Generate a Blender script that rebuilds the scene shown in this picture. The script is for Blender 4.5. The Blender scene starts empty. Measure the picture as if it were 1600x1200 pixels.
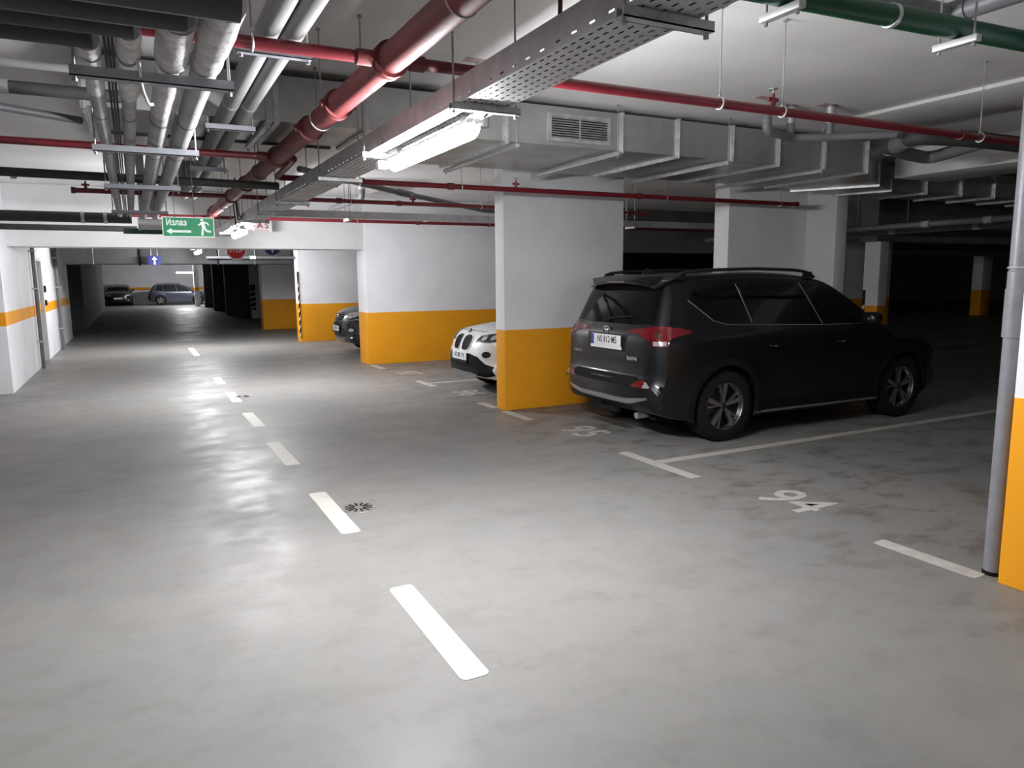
import bpy, bmesh, math, random
from mathutils import Vector, Matrix
from mathutils.geometry import delaunay_2d_cdt
from mathutils.bvhtree import BVHTree
random.seed(7)
scene = bpy.context.scene
COL = scene.collection
PI = math.pi

# ---------------------------------------------------------------- camera, world, exposure
CAM_H = 1.63
cam_data = bpy.data.cameras.new('camera')
cam = bpy.data.objects.new('camera', cam_data); COL.objects.link(cam)
cam_data.sensor_width = 36.0
cam_data.lens = 36.0 * 1145.0 / 1600.0
cam_data.clip_start = 0.05; cam_data.clip_end = 200
_f = 1145.0
_v1 = Vector((207-800, 440-600, _f)).normalized()          # lane direction (+Y) seen by the lens
_v2 = Vector((3062-800, 414-600, _f)).normalized()         # cross direction (+X)
_v2 = (_v2 - _v1*_v1.dot(_v2)).normalized()
_up = _v2.cross(_v1)
if _up.y > 0: _up = -_up
_R = Matrix((_v2, _v1, _up))
_cx = _R @ Vector((1, 0, 0)); _cy = _R @ Vector((0, -1, 0)); _cz = _R @ Vector((0, 0, -1))
_M = Matrix((_cx, _cy, _cz)).transposed().to_4x4()
_M.translation = Vector((0, 0, CAM_H))
cam.matrix_world = _M
scene.camera = cam

world = bpy.data.worlds.new('world'); scene.world = world
world.use_nodes = True
world.node_tree.nodes['Background'].inputs[0].default_value = (0.5, 0.52, 0.55, 1)
world.node_tree.nodes['Background'].inputs[1].default_value = 0.0
vs = scene.view_settings
vs.view_transform = 'Standard'; vs.look = 'None'; vs.gamma = 1.0; vs.use_curve_mapping = False
vs.exposure = 1.48
LAMP = 168.0            # radiance of the ceiling luminaires

# ---------------------------------------------------------------- materials
def mat(name, color, rough=0.5, metal=0.0, var=0.0, scale=3.0, bump=0.0, bscale=60.0, coat=0.0,
        emit=0.0, spec=0.5, rvar=0.0, trans=0.0, color2=None, detail=5.0, stretch=None):
    m = bpy.data.materials.new(name); m.use_nodes = True
    nt = m.node_tree; b = nt.nodes['Principled BSDF']
    c = (*color, 1)
    b.inputs['Base Color'].default_value = c
    b.inputs['Roughness'].default_value = rough
    b.inputs['Metallic'].default_value = metal
    b.inputs['Specular IOR Level'].default_value = spec
    b.inputs['Coat Weight'].default_value = coat
    b.inputs['Coat Roughness'].default_value = 0.06
    b.inputs['Transmission Weight'].default_value = trans
    if emit:
        b.inputs['Emission Color'].default_value = c
        b.inputs['Emission Strength'].default_value = emit
    if var or rvar or bump or color2:
        tc = nt.nodes.new('ShaderNodeNewGeometry')
        vec = tc.outputs['Position']
        if stretch:
            mp = nt.nodes.new('ShaderNodeMapping'); mp.inputs['Scale'].default_value = stretch
            nt.links.new(vec, mp.inputs['Vector']); vec = mp.outputs['Vector']
        n = nt.nodes.new('ShaderNodeTexNoise'); n.inputs['Scale'].default_value = scale
        n.inputs['Detail'].default_value = detail; n.inputs['Roughness'].default_value = 0.6
        nt.links.new(vec, n.inputs['Vector'])
        rp = nt.nodes.new('ShaderNodeMapRange'); rp.inputs[1].default_value = 0.3; rp.inputs[2].default_value = 0.7
        nt.links.new(n.outputs['Fac'], rp.inputs[0])
        if var or color2:
            mx = nt.nodes.new('ShaderNodeMix'); mx.data_type = 'RGBA'
            c2 = color2 if color2 else tuple(max(0, x*(1-var)) for x in color)
            c1 = color if color2 else tuple(min(1, x*(1+var*0.6)) for x in color)
            mx.inputs[6].default_value = (*c1, 1); mx.inputs[7].default_value = (*c2, 1)
            nt.links.new(rp.outputs[0], mx.inputs[0])
            nt.links.new(mx.outputs[2], b.inputs['Base Color'])
        if rvar:
            r2 = nt.nodes.new('ShaderNodeMapRange')
            r2.inputs[3].default_value = max(0.02, rough-rvar); r2.inputs[4].default_value = min(1, rough+rvar)
            nt.links.new(rp.outputs[0], r2.inputs[0]); nt.links.new(r2.outputs[0], b.inputs['Roughness'])
        if bump:
            n2 = nt.nodes.new('ShaderNodeTexNoise'); n2.inputs['Scale'].default_value = bscale
            n2.inputs['Detail'].default_value = 3
            nt.links.new(vec, n2.inputs['Vector'])
            bp = nt.nodes.new('ShaderNodeBump'); bp.inputs['Strength'].default_value = bump
            bp.inputs['Distance'].default_value = 0.01
            nt.links.new(n2.outputs['Fac'], bp.inputs['Height'])
            nt.links.new(bp.outputs['Normal'], b.inputs['Normal'])
    return m

WHITE = (0.80, 0.80, 0.83); ORANGE = (0.86, 0.36, 0.012)

def paint_mat(name, lo, hi):
    """white wall paint with an orange painted band between the heights lo and hi"""
    m = bpy.data.materials.new(name); m.use_nodes = True
    nt = m.node_tree; b = nt.nodes['Principled BSDF']; N = nt.nodes.new; L = nt.links.new
    b.inputs['Roughness'].default_value = 0.62; b.inputs['Specular IOR Level'].default_value = 0.3
    g = N('ShaderNodeNewGeometry'); s = N('ShaderNodeSeparateXYZ'); L(g.outputs['Position'], s.inputs[0])
    n0 = N('ShaderNodeTexNoise'); n0.inputs['Scale'].default_value = 25; L(g.outputs['Position'], n0.inputs['Vector'])
    w = N('ShaderNodeMath'); w.operation = 'MULTIPLY_ADD'; w.inputs[1].default_value = 0.012
    L(n0.outputs['Fac'], w.inputs[0]); L(s.outputs['Z'], w.inputs[2])
    a = N('ShaderNodeMath'); a.operation = 'GREATER_THAN'; a.inputs[1].default_value = lo+0.006; L(w.outputs[0], a.inputs[0])
    c = N('ShaderNodeMath'); c.operation = 'LESS_THAN'; c.inputs[1].default_value = hi+0.006; L(w.outputs[0], c.inputs[0])
    band = N('ShaderNodeMath'); band.operation = 'MULTIPLY'; L(a.outputs[0], band.inputs[0]); L(c.outputs[0], band.inputs[1])
    n = N('ShaderNodeTexNoise'); n.inputs['Scale'].default_value = 1.3; n.inputs['Detail'].default_value = 6; L(g.outputs['Position'], n.inputs['Vector'])
    r = N('ShaderNodeMapRange'); r.inputs[1].default_value = .3; r.inputs[2].default_value = .7
    r.inputs[3].default_value = 0.90; r.inputs[4].default_value = 1.04; L(n.outputs['Fac'], r.inputs[0])
    mx = N('ShaderNodeMix'); mx.data_type = 'RGBA'
    mx.inputs[6].default_value = (*WHITE, 1); mx.inputs[7].default_value = (*ORANGE, 1); L(band.outputs[0], mx.inputs[0])
    mu = N('ShaderNodeMix'); mu.data_type = 'RGBA'; mu.blend_type = 'MULTIPLY'; mu.inputs[0].default_value = 1
    L(mx.outputs[2], mu.inputs[6]); L(r.outputs[0], mu.inputs[7]); L(mu.outputs[2], b.inputs['Base Color'])
    n2 = N('ShaderNodeTexNoise'); n2.inputs['Scale'].default_value = 45; n2.inputs['Detail'].default_value = 4; L(g.outputs['Position'], n2.inputs['Vector'])
    bp = N('ShaderNodeBump'); bp.inputs['Strength'].default_value = .12; bp.inputs['Distance'].default_value = .01
    L(n2.outputs['Fac'], bp.inputs['Height']); L(bp.outputs['Normal'], b.inputs['Normal'])
    return m

def floor_mat():
    m = bpy.data.materials.new('concrete_floor'); m.use_nodes = True
    nt = m.node_tree; b = nt.nodes['Principled BSDF']; N = nt.nodes.new; L = nt.links.new
    g = N('ShaderNodeNewGeometry'); P = g.outputs['Position']
    def noise(scale, detail=5, rough=.6, st=None):
        v = P
        if st:
            mp = N('ShaderNodeMapping'); mp.inputs['Scale'].default_value = st; L(P, mp.inputs['Vector']); v = mp.outputs['Vector']
        n = N('ShaderNodeTexNoise'); n.inputs['Scale'].default_value = scale; n.inputs['Detail'].default_value = detail
        n.inputs['Roughness'].default_value = rough; L(v, n.inputs['Vector']); return n.outputs['Fac']
    def rng(x, a, c, lo, hi):
        r = N('ShaderNodeMapRange'); r.inputs[1].default_value = a; r.inputs[2].default_value = c
        r.inputs[3].default_value = lo; r.inputs[4].default_value = hi; L(x, r.inputs[0]); return r.outputs[0]
    def mix(f, A, B):
        x = N('ShaderNodeMix'); x.data_type = 'RGBA'
        if isinstance(f, float): x.inputs[0].default_value = f
        else: L(f, x.inputs[0])
        for k, v in ((6, A), (7, B)):
            if isinstance(v, tuple): x.inputs[k].default_value = (*v, 1)
            else: L(v, x.inputs[k])
        return x.outputs[2]
    c = mix(rng(noise(.55), .35, .65, 0, 1), (0.251, 0.242, 0.229), (0.196, 0.194, 0.190))
    c = mix(rng(noise(2.7, 7), .42, .72, 0, .55), c, (0.237, 0.233, 0.229))
    s = N('ShaderNodeSeparateXYZ'); L(P, s.inputs[0])
    bay = rng(s.outputs['X'], 2.9, 4.3, .25, 1.0)                                    # parked bays are dirtier than the lane
    def mul(a, b):
        q = N('ShaderNodeMath'); q.operation = 'MULTIPLY'; L(a, q.inputs[0]); L(b, q.inputs[1]); return q.outputs[0]
    c = mix(mul(rng(noise(2.6, 9, .72, (1, 1.6, 1)), .50, .62, 0, .9), bay), c, (0.129, 0.123, 0.115))   # grime patches
    c = mix(mul(rng(noise(1.7, 6, .7, (1.3, 1, 1)), .58, .70, 0, .6), bay), c, (0.172, 0.155, 0.133))
    c = mix(rng(noise(7.5, 8, .72), .55, .72, 0, .5), c, (0.159, 0.155, 0.149))
    c = mix(rng(noise(.9, 4, .6, (1, .35, 1)), .60, .78, 0, .35), c, (0.185, 0.172, 0.150))  # long brownish tyre dust
    c = mix(rng(noise(26, 3), .70, .78, 0, .55), c, (0.095, 0.086, 0.082))               # specks
    L(c, b.inputs['Base Color'])
    r0 = rng(noise(1.1, 6, .65), .3, .7, .38, .64)
    ab = N('ShaderNodeMath'); ab.operation = 'SUBTRACT'; ab.inputs[1].default_value = .62; L(s.outputs['X'], ab.inputs[0])
    a2 = N('ShaderNodeMath'); a2.operation = 'ABSOLUTE'; L(ab.outputs[0], a2.inputs[0])
    track = mul(rng(a2.outputs[0], .15, .42, 1, 0), rng(noise(3.2, 7, .7), .44, .60, 0, 1))    # floor polished by tyres along the lane
    inv = N('ShaderNodeMath'); inv.operation = 'MULTIPLY_ADD'; inv.inputs[1].default_value = -.11; L(track, inv.inputs[0]); L(r0, inv.inputs[2])
    L(inv.outputs[0], b.inputs['Roughness'])
    b.inputs['Specular IOR Level'].default_value = .38
    bp = N('ShaderNodeBump'); bp.inputs['Strength'].default_value = .10; bp.inputs['Distance'].default_value = .01
    L(noise(9, 6, .6), bp.inputs['Height']); L(bp.outputs['Normal'], b.inputs['Normal'])
    return m

M = {
 'floor': floor_mat(),
 'wall': paint_mat('painted_concrete', -1, 1.0),
 'wall_band': paint_mat('painted_band_wall', 1.0, 1.2),
 'ceil': mat('ceiling_plaster', (.74, .735, .73), .85, var=.10, scale=1.2, bump=.15, bscale=35),
 'beam': mat('beam_paint', (.80, .80, .81), .7, var=.08, scale=1.5, bump=.12, bscale=40),
 'dark': mat('shade_toned_concrete', (.13, .13, .135), .8, var=.25, scale=2),  # shade of the far bays and lane put into the concrete colour
 'linepaint': mat('line_paint', (.62, .60, .55), .55, var=.10, scale=9, bump=.1),
 'stencil': mat('stencil_paint', (.47, .45, .42), .6, var=.18, scale=14),
 'galv': mat('galvanised_steel', (.52, .525, .535), .55, .75, var=.18, scale=7, rvar=.08),
 'duct': mat('duct_sheet', (.50, .52, .52), .40, .85, var=.2, scale=2.2, rvar=.10),
 'flange': mat('flange_steel', (.62, .64, .64), .45, .85, var=.3, scale=12),
 'strut': mat('strut_steel', (.27, .28, .31), .5, .6, var=.15, scale=12),
 'rod': mat('threaded_rod', (.36, .36, .35), .5, .9),
 'red': mat('red_enamel', (.165, .010, .019), .42, var=.2, scale=8, coat=.2),
 'redmain': mat('red_primer', (.165, .026, .028), .62, var=.25, scale=6, bump=.08),
 'redcouple': mat('red_coupling', (.14, .022, .022), .5, var=.2, scale=20),
 'insul': mat('grey_insulation', (.40, .395, .40), .75, var=.2, scale=9, bump=.2),
 'insul2': mat('smooth_grey_insulation', (.17, .165, .17), .7, var=.12, scale=5, bump=.1),
 'wrap': mat('foil_tape_wrap', (.62, .61, .61), .55, var=.3, scale=16, bump=.5, bscale=30),
 'darkpipe': mat('dark_rubber_insulation', (.045, .047, .048), .65, var=.2, scale=8),
 'sewer': mat('grey_drain_pvc', (.15, .155, .165), .45, var=.15, scale=6),
 'greypvc': mat('blue_grey_pvc', (.20, .205, .225), .40, var=.12, scale=14, bump=.15, bscale=80),
 'green': mat('green_pipe', (.006, .062, .030), .40, var=.15, scale=6),
 'lampbase': mat('lamp_housing', (.55, .56, .57), .45),
 'lamp': mat('lamp_diffuser', (.985, .985, 1.0), .4, emit=LAMP),
 'lampdim': mat('emergency_diffuser', (.85, .87, .88), .3, trans=.35),
 'exitgreen': mat('exit_green', (.0, .21, .080), .4, emit=.22),
 'signwhite': mat('sign_white', (.66, .67, .68), .45),
 'exitwhite': mat('exit_white', (.80, .88, .84), .45, emit=.16),
 'signred': mat('sign_red', (.52, .012, .018), .45),
 'signblue': mat('sign_blue', (.007, .012, .10), .45),
 'gasboard': mat('gas_board', (.62, .60, .60), .5),
 'gasred': mat('gas_red', (.33, .02, .03), .5),
 'black': mat('black_plastic', (.008, .008, .009), .6, spec=.25),
 'matblack': mat('matt_black', (.004, .004, .0045), .8, spec=.2, var=.2, scale=20),
 'hyellow': mat('hazard_yellow', (.75, .62, .33), .6),
 'cable': mat('black_cable', (.015, .014, .014), .55),
 'redcable': mat('red_cable', (.13, .025, .022), .5),
 'door': mat('door_paint', (.36, .365, .37), .5, var=.06, scale=4),
 'whitep': mat('white_plastic', (.75, .75, .75), .4),
 'drain': mat('drain_steel', (.34, .33, .31), .5, .6, var=.2, scale=30),
 'tyre': mat('tyre_rubber', (.007, .0068, .0065), .8, spec=.25, var=.25, scale=30),
 'alloy': mat('alloy_silver', (.56, .55, .54), .35, 1.0),
 'alloydark': mat('alloy_dark', (.035, .035, .036), .35, .6),
 'suvpaint': mat('dark_grey_metallic', (.0105, .010, .0125), .36, .6, coat=.45),
 'glass': mat('tinted_glass', (.003, .0035, .0035), .05, spec=.3),
 'clearglass': mat('lamp_glass', (.36, .37, .38), .12, .3, coat=1.0),
 'chrome': mat('chrome', (.75, .75, .75), .15, 1.0),
 'satin': mat('satin_silver', (.50, .50, .51), .32, .9),
 'tail': mat('tail_lamp_red', (.12, .003, .007), .12, coat=1.0),
 'taildark': mat('tail_lamp_dark', (.05, .003, .005), .2, coat=1.0),
 'plate': mat('plate_white', (.74, .75, .77), .35),
 'plateblue': mat('plate_blue', (.02, .04, .30), .4),
 'ink': mat('plate_ink', (.02, .02, .022), .5),
 'carwhite': mat('white_car_paint', (.78, .79, .80), .3, coat=.9),
 'carblack': mat('black_car_paint', (.005, .005, .006), .3, coat=.4),
 'carblue': mat('blue_grey_car_paint', (.045, .052, .075), .3, .4, coat=.9),
 'cardark': mat('far_dark_car_paint', (.008, .008, .010), .3, coat=.8),
}

# ---------------------------------------------------------------- mesh helpers
class MB:
    def __init__(self): self.v = []; self.f = []
    def add(self, vs, fs):
        o = len(self.v); self.v += [tuple(p) for p in vs]; self.f += [tuple(i+o for i in f) for f in fs]; return self
    def box(self, a, b):
        (x0, y0, z0), (x1, y1, z1) = a, b
        return self.add([(x0,y0,z0),(x1,y0,z0),(x1,y1,z0),(x0,y1,z0),(x0,y0,z1),(x1,y0,z1),(x1,y1,z1),(x0,y1,z1)],
                 [(0,3,2,1),(4,5,6,7),(0,1,5,4),(1,2,6,5),(2,3,7,6),(3,0,4,7)])
    def cyl(self, p0, p1, r, n=12, r1=None, caps=True):
        p0 = Vector(p0); p1 = Vector(p1); r1 = r if r1 is None else r1
        d = (p1-p0).normalized(); a = d.orthogonal().normalized(); b = d.cross(a)
        vs = [p0+(a*math.cos(t)+b*math.sin(t))*r for t in [2*PI*k/n for k in range(n)]]
        vs += [p1+(a*math.cos(t)+b*math.sin(t))*r1 for t in [2*PI*k/n for k in range(n)]]
        fs = [(k, (k+1) % n, n+(k+1) % n, n+k) for k in range(n)]
        if caps: fs += [tuple(range(n-1, -1, -1)), tuple(range(n, 2*n))]
        return self.add(vs, fs)
    def tube(self, pts, r, n=12, caps=True):
        pts = [Vector(p) for p in pts]; m = len(pts)
        rs = r if isinstance(r, (list, tuple)) else [r]*m
        t0 = (pts[1]-pts[0]).normalized(); a = t0.orthogonal().normalized(); vs = []; prev = t0
        for i, p in enumerate(pts):
            t = ((pts[min(i+1, m-1)]-p).normalized() + (p-pts[max(i-1, 0)]).normalized())
            t = t.normalized() if t.length > 1e-6 else prev
            q = prev.rotation_difference(t); a = (q @ a); a = (a - t*a.dot(t)).normalized(); b = t.cross(a); prev = t
            vs += [p+(a*math.cos(2*PI*k/n)+b*math.sin(2*PI*k/n))*rs[i] for k in range(n)]
        fs = [(i*n+k, i*n+(k+1) % n, (i+1)*n+(k+1) % n, (i+1)*n+k) for i in range(m-1) for k in range(n)]
        if caps: fs += [tuple(range(n-1, -1, -1)), tuple(range((m-1)*n, m*n))]
        return self.add(vs, fs)
    def lathe(self, prof, c, axis='z', n=24):
        """prof: (radius, height) list, revolved about an axis through c"""
        vs = []
        for k in range(n):
            t = 2*PI*k/n; co, si = math.cos(t), math.sin(t)
            for r, h in prof:
                p = {'z': (r*co, r*si, h), 'y': (r*co, h, r*si), 'x': (h, r*co, r*si)}[axis]
                vs.append((p[0]+c[0], p[1]+c[1], p[2]+c[2]))
        m = len(prof)
        fs = [(k*m+i, ((k+1) % n)*m+i, ((k+1) % n)*m+i+1, k*m+i+1) for k in range(n) for i in range(m-1)]
        return self.add(vs, fs)
    def prism(self, poly, lo, hi, axis='z'):
        """2-D polygon extruded along an axis; poly coords are the other two axes in xyz order"""
        def P(p, h): return {'z': (p[0], p[1], h), 'y': (p[0], h, p[1]), 'x': (h, p[0], p[1])}[axis]
        n = len(poly)
        return self.add([P(p, lo) for p in poly]+[P(p, hi) for p in poly],
            [tuple(range(n-1, -1, -1)), tuple(range(n, 2*n))]+[(k, (k+1) % n, n+(k+1) % n, n+k) for k in range(n)])
    def torus(self, c, R, r, axis, n=20, k=8, arc=(0, 2*PI)):
        c = Vector(c); ax = Vector(axis).normalized(); a = ax.orthogonal().normalized(); b = ax.cross(a)
        full = abs(arc[1]-arc[0]-2*PI) < 1e-6; m = n if full else n+1; vs = []
        for i in range(m):
            t = arc[0]+(arc[1]-arc[0])*i/n; d = a*math.cos(t)+b*math.sin(t)
            vs += [c+d*(R+r*math.cos(2*PI*j/k))+ax*r*math.sin(2*PI*j/k) for j in range(k)]
        fs = [(i*k+j, ((i+1) % m)*k+j, ((i+1) % m)*k+(j+1) % k, i*k+(j+1) % k) for i in range(n) for j in range(k)]
        return self.add(vs, fs)
    def xf(self, Mx):
        self.v = [tuple(Mx @ Vector(p)) for p in self.v]; return self
    def mesh(self, name, ang=35, bevel=0):
        me = bpy.data.meshes.new(name); bm = bmesh.new()
        vv = [bm.verts.new(p) for p in self.v]
        for f in self.f:
            try: bm.faces.new([vv[i] for i in f])
            except ValueError: pass
        bmesh.ops.recalc_face_normals(bm, faces=bm.faces)
        if bevel: bmesh.ops.bevel(bm, geom=list(bm.edges), offset=bevel, segments=2, affect='EDGES', profile=.5)
        bm.to_mesh(me); bm.free()
        me.shade_smooth(); me.set_sharp_from_angle(angle=math.radians(ang))
        return me
    def build(self, name, m, parent=None, ang=35, bevel=0):
        me = self.mesh(name, ang, bevel); me.materials.append(M[m])
        return obj(name, me, parent)

def obj(name, me, parent=None):
    o = bpy.data.objects.new(name, me); COL.objects.link(o)
    if parent: o.parent = parent
    return o
def tag(o, label=None, cat=None, group=None, kind=None):
    if label: o['label'] = label
    if cat: o['category'] = cat
    if group: o['group'] = group
    if kind: o['kind'] = kind
    return o
def thing(name, label, cat, loc=(0, 0, 0), rz=0, group=None):
    o = bpy.data.objects.new(name, None); COL.objects.link(o)
    o.location = loc; o.rotation_euler = (0, 0, rz); o.empty_display_size = .1
    return tag(o, label, cat, group)
def struct(name, mb, m, label=None, cat=None, bevel=0):
    return tag(mb.build(name, m, bevel=bevel), label, cat, kind='structure')

def bend(pts, rad, seg=6):
    """polyline with rounded corners"""
    pts = [Vector(p) for p in pts]; out = [pts[0]]
    for i in range(1, len(pts)-1):
        a, p, c = pts[i-1], pts[i], pts[i+1]
        r = min(rad, (p-a).length*.49, (c-p).length*.49)
        s = p+(a-p).normalized()*r; e = p+(c-p).normalized()*r
        for k in range(seg+1):
            t = k/seg; out.append(s*(1-t)**2+p*2*t*(1-t)+e*t*t)
    return out+[pts[-1]]

def text_mesh(body, size, depth=.002, offset=0.0, align='CENTER', spacing=1.0):
    c = bpy.data.curves.new('lettering', 'FONT'); c.body = body; c.size = size; c.extrude = depth
    c.offset = offset; c.align_x = align; c.align_y = 'CENTER'; c.space_character = spacing; c.resolution_u = 4
    o = bpy.data.objects.new('lettering', c); COL.objects.link(o)
    bpy.context.view_layer.update()
    me = bpy.data.meshes.new_from_object(o.evaluated_get(bpy.context.evaluated_depsgraph_get()))
    bpy.data.objects.remove(o); bpy.data.curves.remove(c)
    return me
def text_obj(name, body, size, m, parent, Mx, depth=.002, offset=0., sx=1., spacing=1.0):
    me = text_mesh(body, size, depth, offset, spacing=spacing); me.name = name
    me.transform(Mx @ Matrix.Diagonal((sx, 1, 1, 1)))
    me.materials.clear(); me.materials.append(M[m])
    return obj(name, me, parent)
def frame(origin, u, v):
    u = Vector(u).normalized(); v = Vector(v).normalized(); w = u.cross(v)
    m = Matrix((u, v, w)).transposed().to_4x4(); m.translation = Vector(origin); return m

# ================================================================ the setting
ZC = 3.15
floor = struct('floor', MB().box((-9, -9, -.2), (45, 62, 0)), 'floor')
ceiling = struct('ceiling', MB().box((-9, -9, ZC), (45, 62, ZC+.25)), 'ceil')

# wall_left: block beside the lane, door opening left in it (Y 17.2 .. 18.2)
XL = -1.69
def wall_block(name, boxes, m, bevel=.006):
    mb = MB()
    for a, b in boxes: mb.box(a, b)
    return struct(name, mb, m, bevel=bevel)
wl = wall_block('wall_left', [((-9, 12.94, 0), (XL, 17.05, ZC)), ((-9, 18.25, 0), (XL, 25.3, ZC)),
                              ((-9, 17.05, 2.12), (XL, 18.25, ZC)), ((-9, 17.05, 0), (XL-.22, 18.25, 2.12))], 'wall_band', 0)
wall_block('wall_back', [((-9, -9.2, 0), (45, -9, ZC))], 'wall', 0)
wall_block('wall_side', [((-9.2, -9, 0), (-9, 13, ZC))], 'wall_band', 0)
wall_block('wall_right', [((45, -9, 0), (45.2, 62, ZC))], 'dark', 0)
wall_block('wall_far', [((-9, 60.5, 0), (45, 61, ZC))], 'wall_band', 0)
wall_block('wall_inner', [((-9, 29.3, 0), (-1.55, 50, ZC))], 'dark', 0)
# portal wall right of the lane, its beam over the lane
def pillar(name, x0, x1, y0, y1, label, m='wall', cat='pillar', z1=ZC):
    return tag(MB().box((x0, y0, 0), (x1, y1, z1)).build(name, m, bevel=.008), label, cat)
wall_block('wall_portal', [((3.95, 13.78, 0), (9.2, 14.38, ZC-.001))], 'wall', .006)
struct('ceiling_beam', MB().box((XL-.01, 13.8, 2.19), (3.96, 14.36, ZC-.001)), 'beam', bevel=.006)
struct('ceiling_beam', MB().box((9.19, 13.8, 2.19), (27, 14.36, ZC-.001)), 'dark', bevel=.006)  # same beam as over the lane, coloured dark in place of shade
struct('ceiling_beam', MB().box((6.3, -9, 3.115), (7.3, 5.2, ZC-.001)), 'ceil', bevel=.006)
struct('ceiling_beam', MB().box((8.55, -9, 2.82), (9.5, 6.2, ZC-.001)), 'ceil', bevel=.006)
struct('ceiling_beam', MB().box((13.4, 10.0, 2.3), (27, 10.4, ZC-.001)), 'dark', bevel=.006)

GP = 'orange and white concrete pillars along the lane'
pillar('concrete_pillar', 4.0, 5.75, 8.01, 8.25, 'wide white pillar with orange base beside the white car and dark SUV')
pillar('concrete_pillar', 3.98, 5.73, 1.87, 2.13, 'white and orange pillar behind the grey standing drainpipe')
mb = MB().prism([(7.56, 8.01), (9.11, 8.01), (9.11, 7.48), (9.34, 7.48), (9.34, 8.3), (7.56, 8.3)], 0, ZC-.001)
tag(mb.build('concrete_pillar', 'wall', bevel=.006), 'angled white pillar behind the roof of the dark SUV', 'pillar')
D = thing('concrete_pillar', 'dim pillar with hazard edging beyond the SUV bonnet', 'pillar', (13.6, 10.06, 0))
MB().box((0, 0, 0), (.26, .36, 2.31)).build('shaft', 'wall', D, bevel=.006)
pillar('concrete_pillar', 16.4, 18.6, 13.4, 13.79, 'broad unlit pillar standing behind the hazard edged pillar')
pillar('concrete_pillar', 29.8, 30.4, 17.5, 17.9, 'far unlit pillar with a dark orange base in the black bays')
W2 = thing('concrete_pillar', 'white and orange wall pier with hazard edging behind the black car nose', 'pillar', (3.9, 19.95, 0))
MB().box((0, 0, 0), (4.2, .5, ZC-.001)).build('shaft', 'wall', W2, bevel=.006)
pillar('concrete_pillar', 3.8, 7.4, 25.6, 26.1, 'unlit orange based pier beyond the hazard edged wall pier')
H3 = thing('concrete_pillar', 'narrow pale post with black and yellow stripes down the dark lane', 'pillar', (4.5, 33.4, 0))
MB().box((0, 0, 0), (.55, .4, 2.95)).build('shaft', 'whitep', H3, bevel=.03)
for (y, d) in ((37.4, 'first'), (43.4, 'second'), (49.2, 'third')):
    pillar('concrete_pillar', 3.9, 8, y, y+.5, f'{d} shade-darkened pier past the pale striped post along the dark lane', 'dark')
pillar('concrete_pillar', 3.55, 3.85, 52.2, 52.5, 'brightly lit white post beside the far blue grey hatchback', 'wall_band')

def hazard(parent, x, y, z0, z1, w=.07, d=.06):
    """black and yellow corner guard: L-shaped rubber strip with slanted yellow pieces"""
    g = MB().box((x-.012, y-.012, z0), (x+w, y, z1)).box((x-.012, y, z0), (x, y+d, z1)).build('corner_guard', 'black', parent)
    n = int((z1-z0)/.22)
    for k in range(n):
        z = z0+.04+k*.22
        s = MB().add([(x-.013, y-.0135, z), (x+w, y-.0135, z+.07), (x+w, y-.0135, z+.15), (x-.013, y-.0135, z+.08)], [(0, 1, 2, 3)])
        s.add([(x-.0135, y+d, z-.04), (x-.0135, y-.013, z), (x-.0135, y-.013, z+.08), (x-.0135, y+d, z+.04)], [(0, 1, 2, 3)])
        s.build('stripe', 'hyellow', g)
hazard(W2, 0, 0, .1, 1.85, .004, .12)
hazard(D, 0, .30, .9, 1.32, .06, .05)
hazard(H3, 0, 0, .38, 1.46, .18, .14)

# door in the left wall, its frame, lock boxes and switch
d1 = tag(MB().box((XL-.10, 17.08, .01), (XL-.05, 18.22, 2.10)).build('door_1', 'door'), kind='structure')
MB().box((XL-.055, 17.05, 0), (XL+.02, 17.11, 2.12)).box((XL-.055, 18.19, 0), (XL+.02, 18.25, 2.12)).box((XL-.055, 17.11, 2.06), (XL+.02, 18.19, 2.12)).build('door_frame', 'whitep', d1)
MB().box((XL-.052, 17.08, 1.0), (XL-.046, 18.22, 1.2)).build('painted_band', 'wall_band', d1)
MB().cyl((XL-.05, 18.05, 1.05), (XL+.01, 18.05, 1.05), .012).cyl((XL+.005, 18.06, 1.05), (XL+.005, 17.92, 1.05), .011).build('door_handle', 'galv', d1)
for z, s, lab in ((1.49, .07, 'small black call box on the white wall above the orange band by the door'), (1.20, .06, 'small black card reader on the orange band by the door')):
    c = thing('wall_box', lab, 'box', (XL, 18.55, z))
    MB().box((0, -.05, -s), (.035, .05, s)).build('body', 'black', c, bevel=.006)
    MB().box((.034, -.03, -s*.5), (.038, .03, s*.6)).build('face', 'matblack', c)
sw = thing('light_switch', 'white light switch on the left wall past the dark downpipe', 'switch', (XL, 22.7, 1.48))
MB().box((0, -.06, -.05), (.02, .06, .05)).build('plate', 'whitep', sw, bevel=.004)
MB().box((.018, -.03, -.03), (.027, .03, .03)).build('rocker', 'signwhite', sw, bevel=.003)
for y, z1, r, lab in ((16.5, 2.35, .035, 'dark downpipe on the left wall before the door'), (21.0, 3.05, .04, 'dark downpipe on the left wall past the door')):
    t = thing('downpipe', lab, 'pipe', (XL+.06, y, 0))
    MB().cyl((0, 0, 0), (0, 0, z1), r).build('pipe', 'sewer', t)
    for z in (.5, 1.5, 2.2): MB().box((-.06, -.05, z), (.045, .05, z+.03)).build('clip', 'galv', t)

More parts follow.
